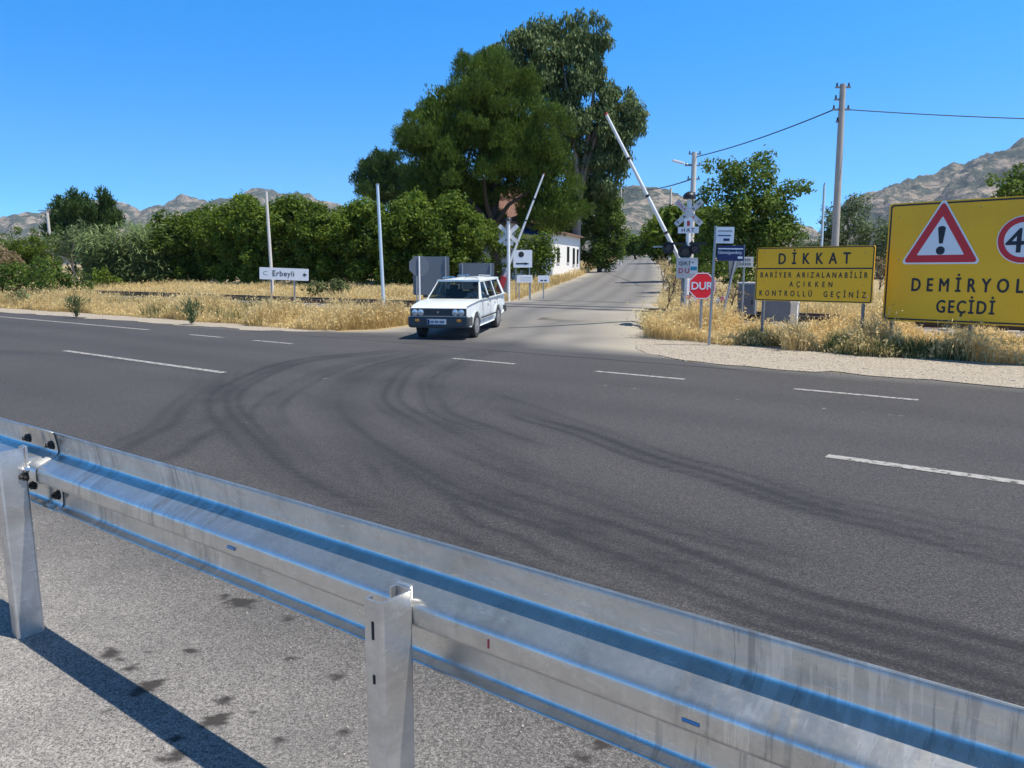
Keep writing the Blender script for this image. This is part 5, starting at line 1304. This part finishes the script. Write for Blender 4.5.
    for sy, x_ in ((-1, 1.34), (1, 1.34), (-1, -1.10), (1, -1.10)):
        t = MB(); y_ = sy * .72; r = .305
        t.tube([(x_, y_ - sy * .085, .305), (x_, y_ - sy * .08, .305), (x_, y_ + sy * .06, .305), (x_, y_ + sy * .085, .305)], [r * .9, r, r, r * .93], 26)
        wl = t.build('wheel', M['tyre'], car, smooth=40)
        q = MB(); q.tube([(x_, y_ + sy * .086, .305), (x_, y_ + sy * .093, .305)], [r * .66, r * .60], 22); q.tube([(x_, y_ + sy * .09, .305), (x_, y_ + sy * .105, .305)], [r * .25, r * .2], 14)
        for k in range(8):
            a = 2 * math.pi * k / 8; q.tube([(x_ + r * .44 * math.cos(a), y_ + sy * .092, .305 + r * .44 * math.sin(a)), (x_ + r * .44 * math.cos(a), y_ + sy * .096, .305 + r * .44 * math.sin(a))], r * .07, 8)
        q.build('rim', M['rim'], wl, smooth=40)
    # inside
    fl = MB().box((-.4, 0, .30), (2.3, 1.4, .03)).build('floor', M['seat'], car)
    dsh = MB().box((.72, 0, .86), (.34, 1.42, .16)).build('dashboard', M['seat'], car, bevel=.03)
    for sy in (-1, 1):
        st_ = MB(); st_.box((-.12, sy * .36, .47), (.50, .5, .16)); st_.box((-.42, sy * .36, .82), (.13, .5, .62), Matrix.Rotation(R_(-12), 3, 'Y')); st_.box((-.49, sy * .36, 1.17), (.09, .26, .15))
        st_.build('front_seat', M['seat'], car, bevel=.03)
    rs = MB(); rs.box((-1.0, 0, .47), (.5, 1.3, .16)); rs.box((-1.28, 0, .78), (.13, 1.3, .5), Matrix.Rotation(R_(-12), 3, 'Y')); rs.build('rear_seat', M['seat'], car, bevel=.03)
    sw = MB(); c_ = Vector((.40, .36, .93)); ax = Vector((-.85, 0, .5)).normalized(); e1 = Vector((0, 1, 0)); e2 = ax.cross(e1)
    sw.tube([tuple(c_ + (e1 * math.cos(a) + e2 * math.sin(a)) * .185) for a in np.linspace(0, 2 * math.pi, 25)], .014, 7, False)
    sw.tube([tuple(c_ - e1 * .18), tuple(c_), tuple(c_ + e1 * .18)], .012, 6); sw.tube([tuple(c_), tuple(c_ - ax * .25)], .02, 7)
    sw.build('steering_wheel', M['black'], car, smooth=True)
    MB().box((.36, .02, 1.33), (.02, .2, .05)).build('rear_view_mirror', M['black'], car)
    # driver
    dm = bpy.data.meshes.new('d'); S = .36
    J = [((-.18, 0, .62), .13), ((-.22, 0, .78), .135), ((-.27, 0, .98), .15), ((-.25, 0, 1.10), .07), ((-.22, 0, 1.15), .052), ((-.20, 0, 1.21), .085), ((-.20, 0, 1.29), .082),
         ((-.25, .19, 1.04), .065), ((-.10, .25, .86), .048), ((.14, .20, .90), .036), ((.33, .165, .965), .034),
         ((-.25, -.19, 1.04), .065), ((-.10, -.25, .86), .048), ((.14, -.20, .90), .036), ((.33, -.165, .965), .034),
         ((-.10, .10, .60), .10), ((.26, .12, .66), .075), ((.46, .12, .42), .05), ((-.10, -.10, .60), .10), ((.26, -.12, .66), .075), ((.46, -.12, .42), .05)]
    E = [(0, 1), (1, 2), (2, 3), (3, 4), (4, 5), (5, 6), (2, 7), (7, 8), (8, 9), (9, 10), (2, 11), (11, 12), (12, 13), (13, 14), (0, 15), (15, 16), (16, 17), (0, 18), (18, 19), (19, 20)]
    dm.from_pydata([(a, b + S, c - .03) for (a, b, c), r in J], E, []); do = bpy.data.objects.new('d', dm); COL.objects.link(do)
    sk = do.modifiers.new('s', 'SKIN'); do.modifiers.new('u', 'SUBSURF').levels = 2
    for v, (_, r) in zip(dm.skin_vertices[0].data, J): v.radius = (r, r * (1.15 if r > .12 else 1))
    dm.skin_vertices[0].data[0].use_root = True
    bpy.context.view_layer.update(); dg = bpy.context.evaluated_depsgraph_get(); fm = bpy.data.meshes.new_from_object(do.evaluated_get(dg)); bpy.data.objects.remove(do)
    fm.name = 'person'; fm.materials.clear(); fm.materials.append(M['skin']); fm.materials.append(M['shirt'])
    for p in fm.polygons:
        c = p.center; p.use_smooth = True
        p.material_index = 1 if (c.z < 1.06 and c.x < .06) or c.z < .72 else 0
    ps = bpy.data.objects.new('person', fm); COL.objects.link(ps)
    tag(ps, 'driver in a pale shirt holding the wheel behind the windscreen of the white car', 'person')
    Mx = Matrix.Translation(org) @ car.rotation_euler.to_matrix().to_4x4() @ Matrix.Diagonal(Vector(SCL + (1,)))
    ps.matrix_world = Mx
    hb = bmesh.new(); bmesh.ops.create_uvsphere(hb, u_segments=14, v_segments=10, radius=.1)
    for v in hb.verts: v.co = Vector((v.co.x * 1.02 - .215, v.co.y * .9 + S, max(v.co.z, -.03 if v.co.x < 0 else .035) * .95 + 1.255))
    hm = bpy.data.meshes.new('hair'); hb.to_mesh(hm); hb.free(); hm.materials.append(M['hair']); link(bpy.data.objects.new('hair', hm), ps)
    fb = MB(); fb.box((-.112, S, 1.215), (.03, .022, .035)); fb.build('nose', M['skin'], ps, bevel=.006)
    eb = MB()
    for y_ in (-.032, .032): eb.box((-.121, S + y_, 1.235), (.012, .028, .012))
    eb.build('eyes', M['hair'], ps); MB().box((-.117, S, 1.175), (.014, .045, .009)).build('mouth', M['red_letter'], ps)
    return car
build_car()
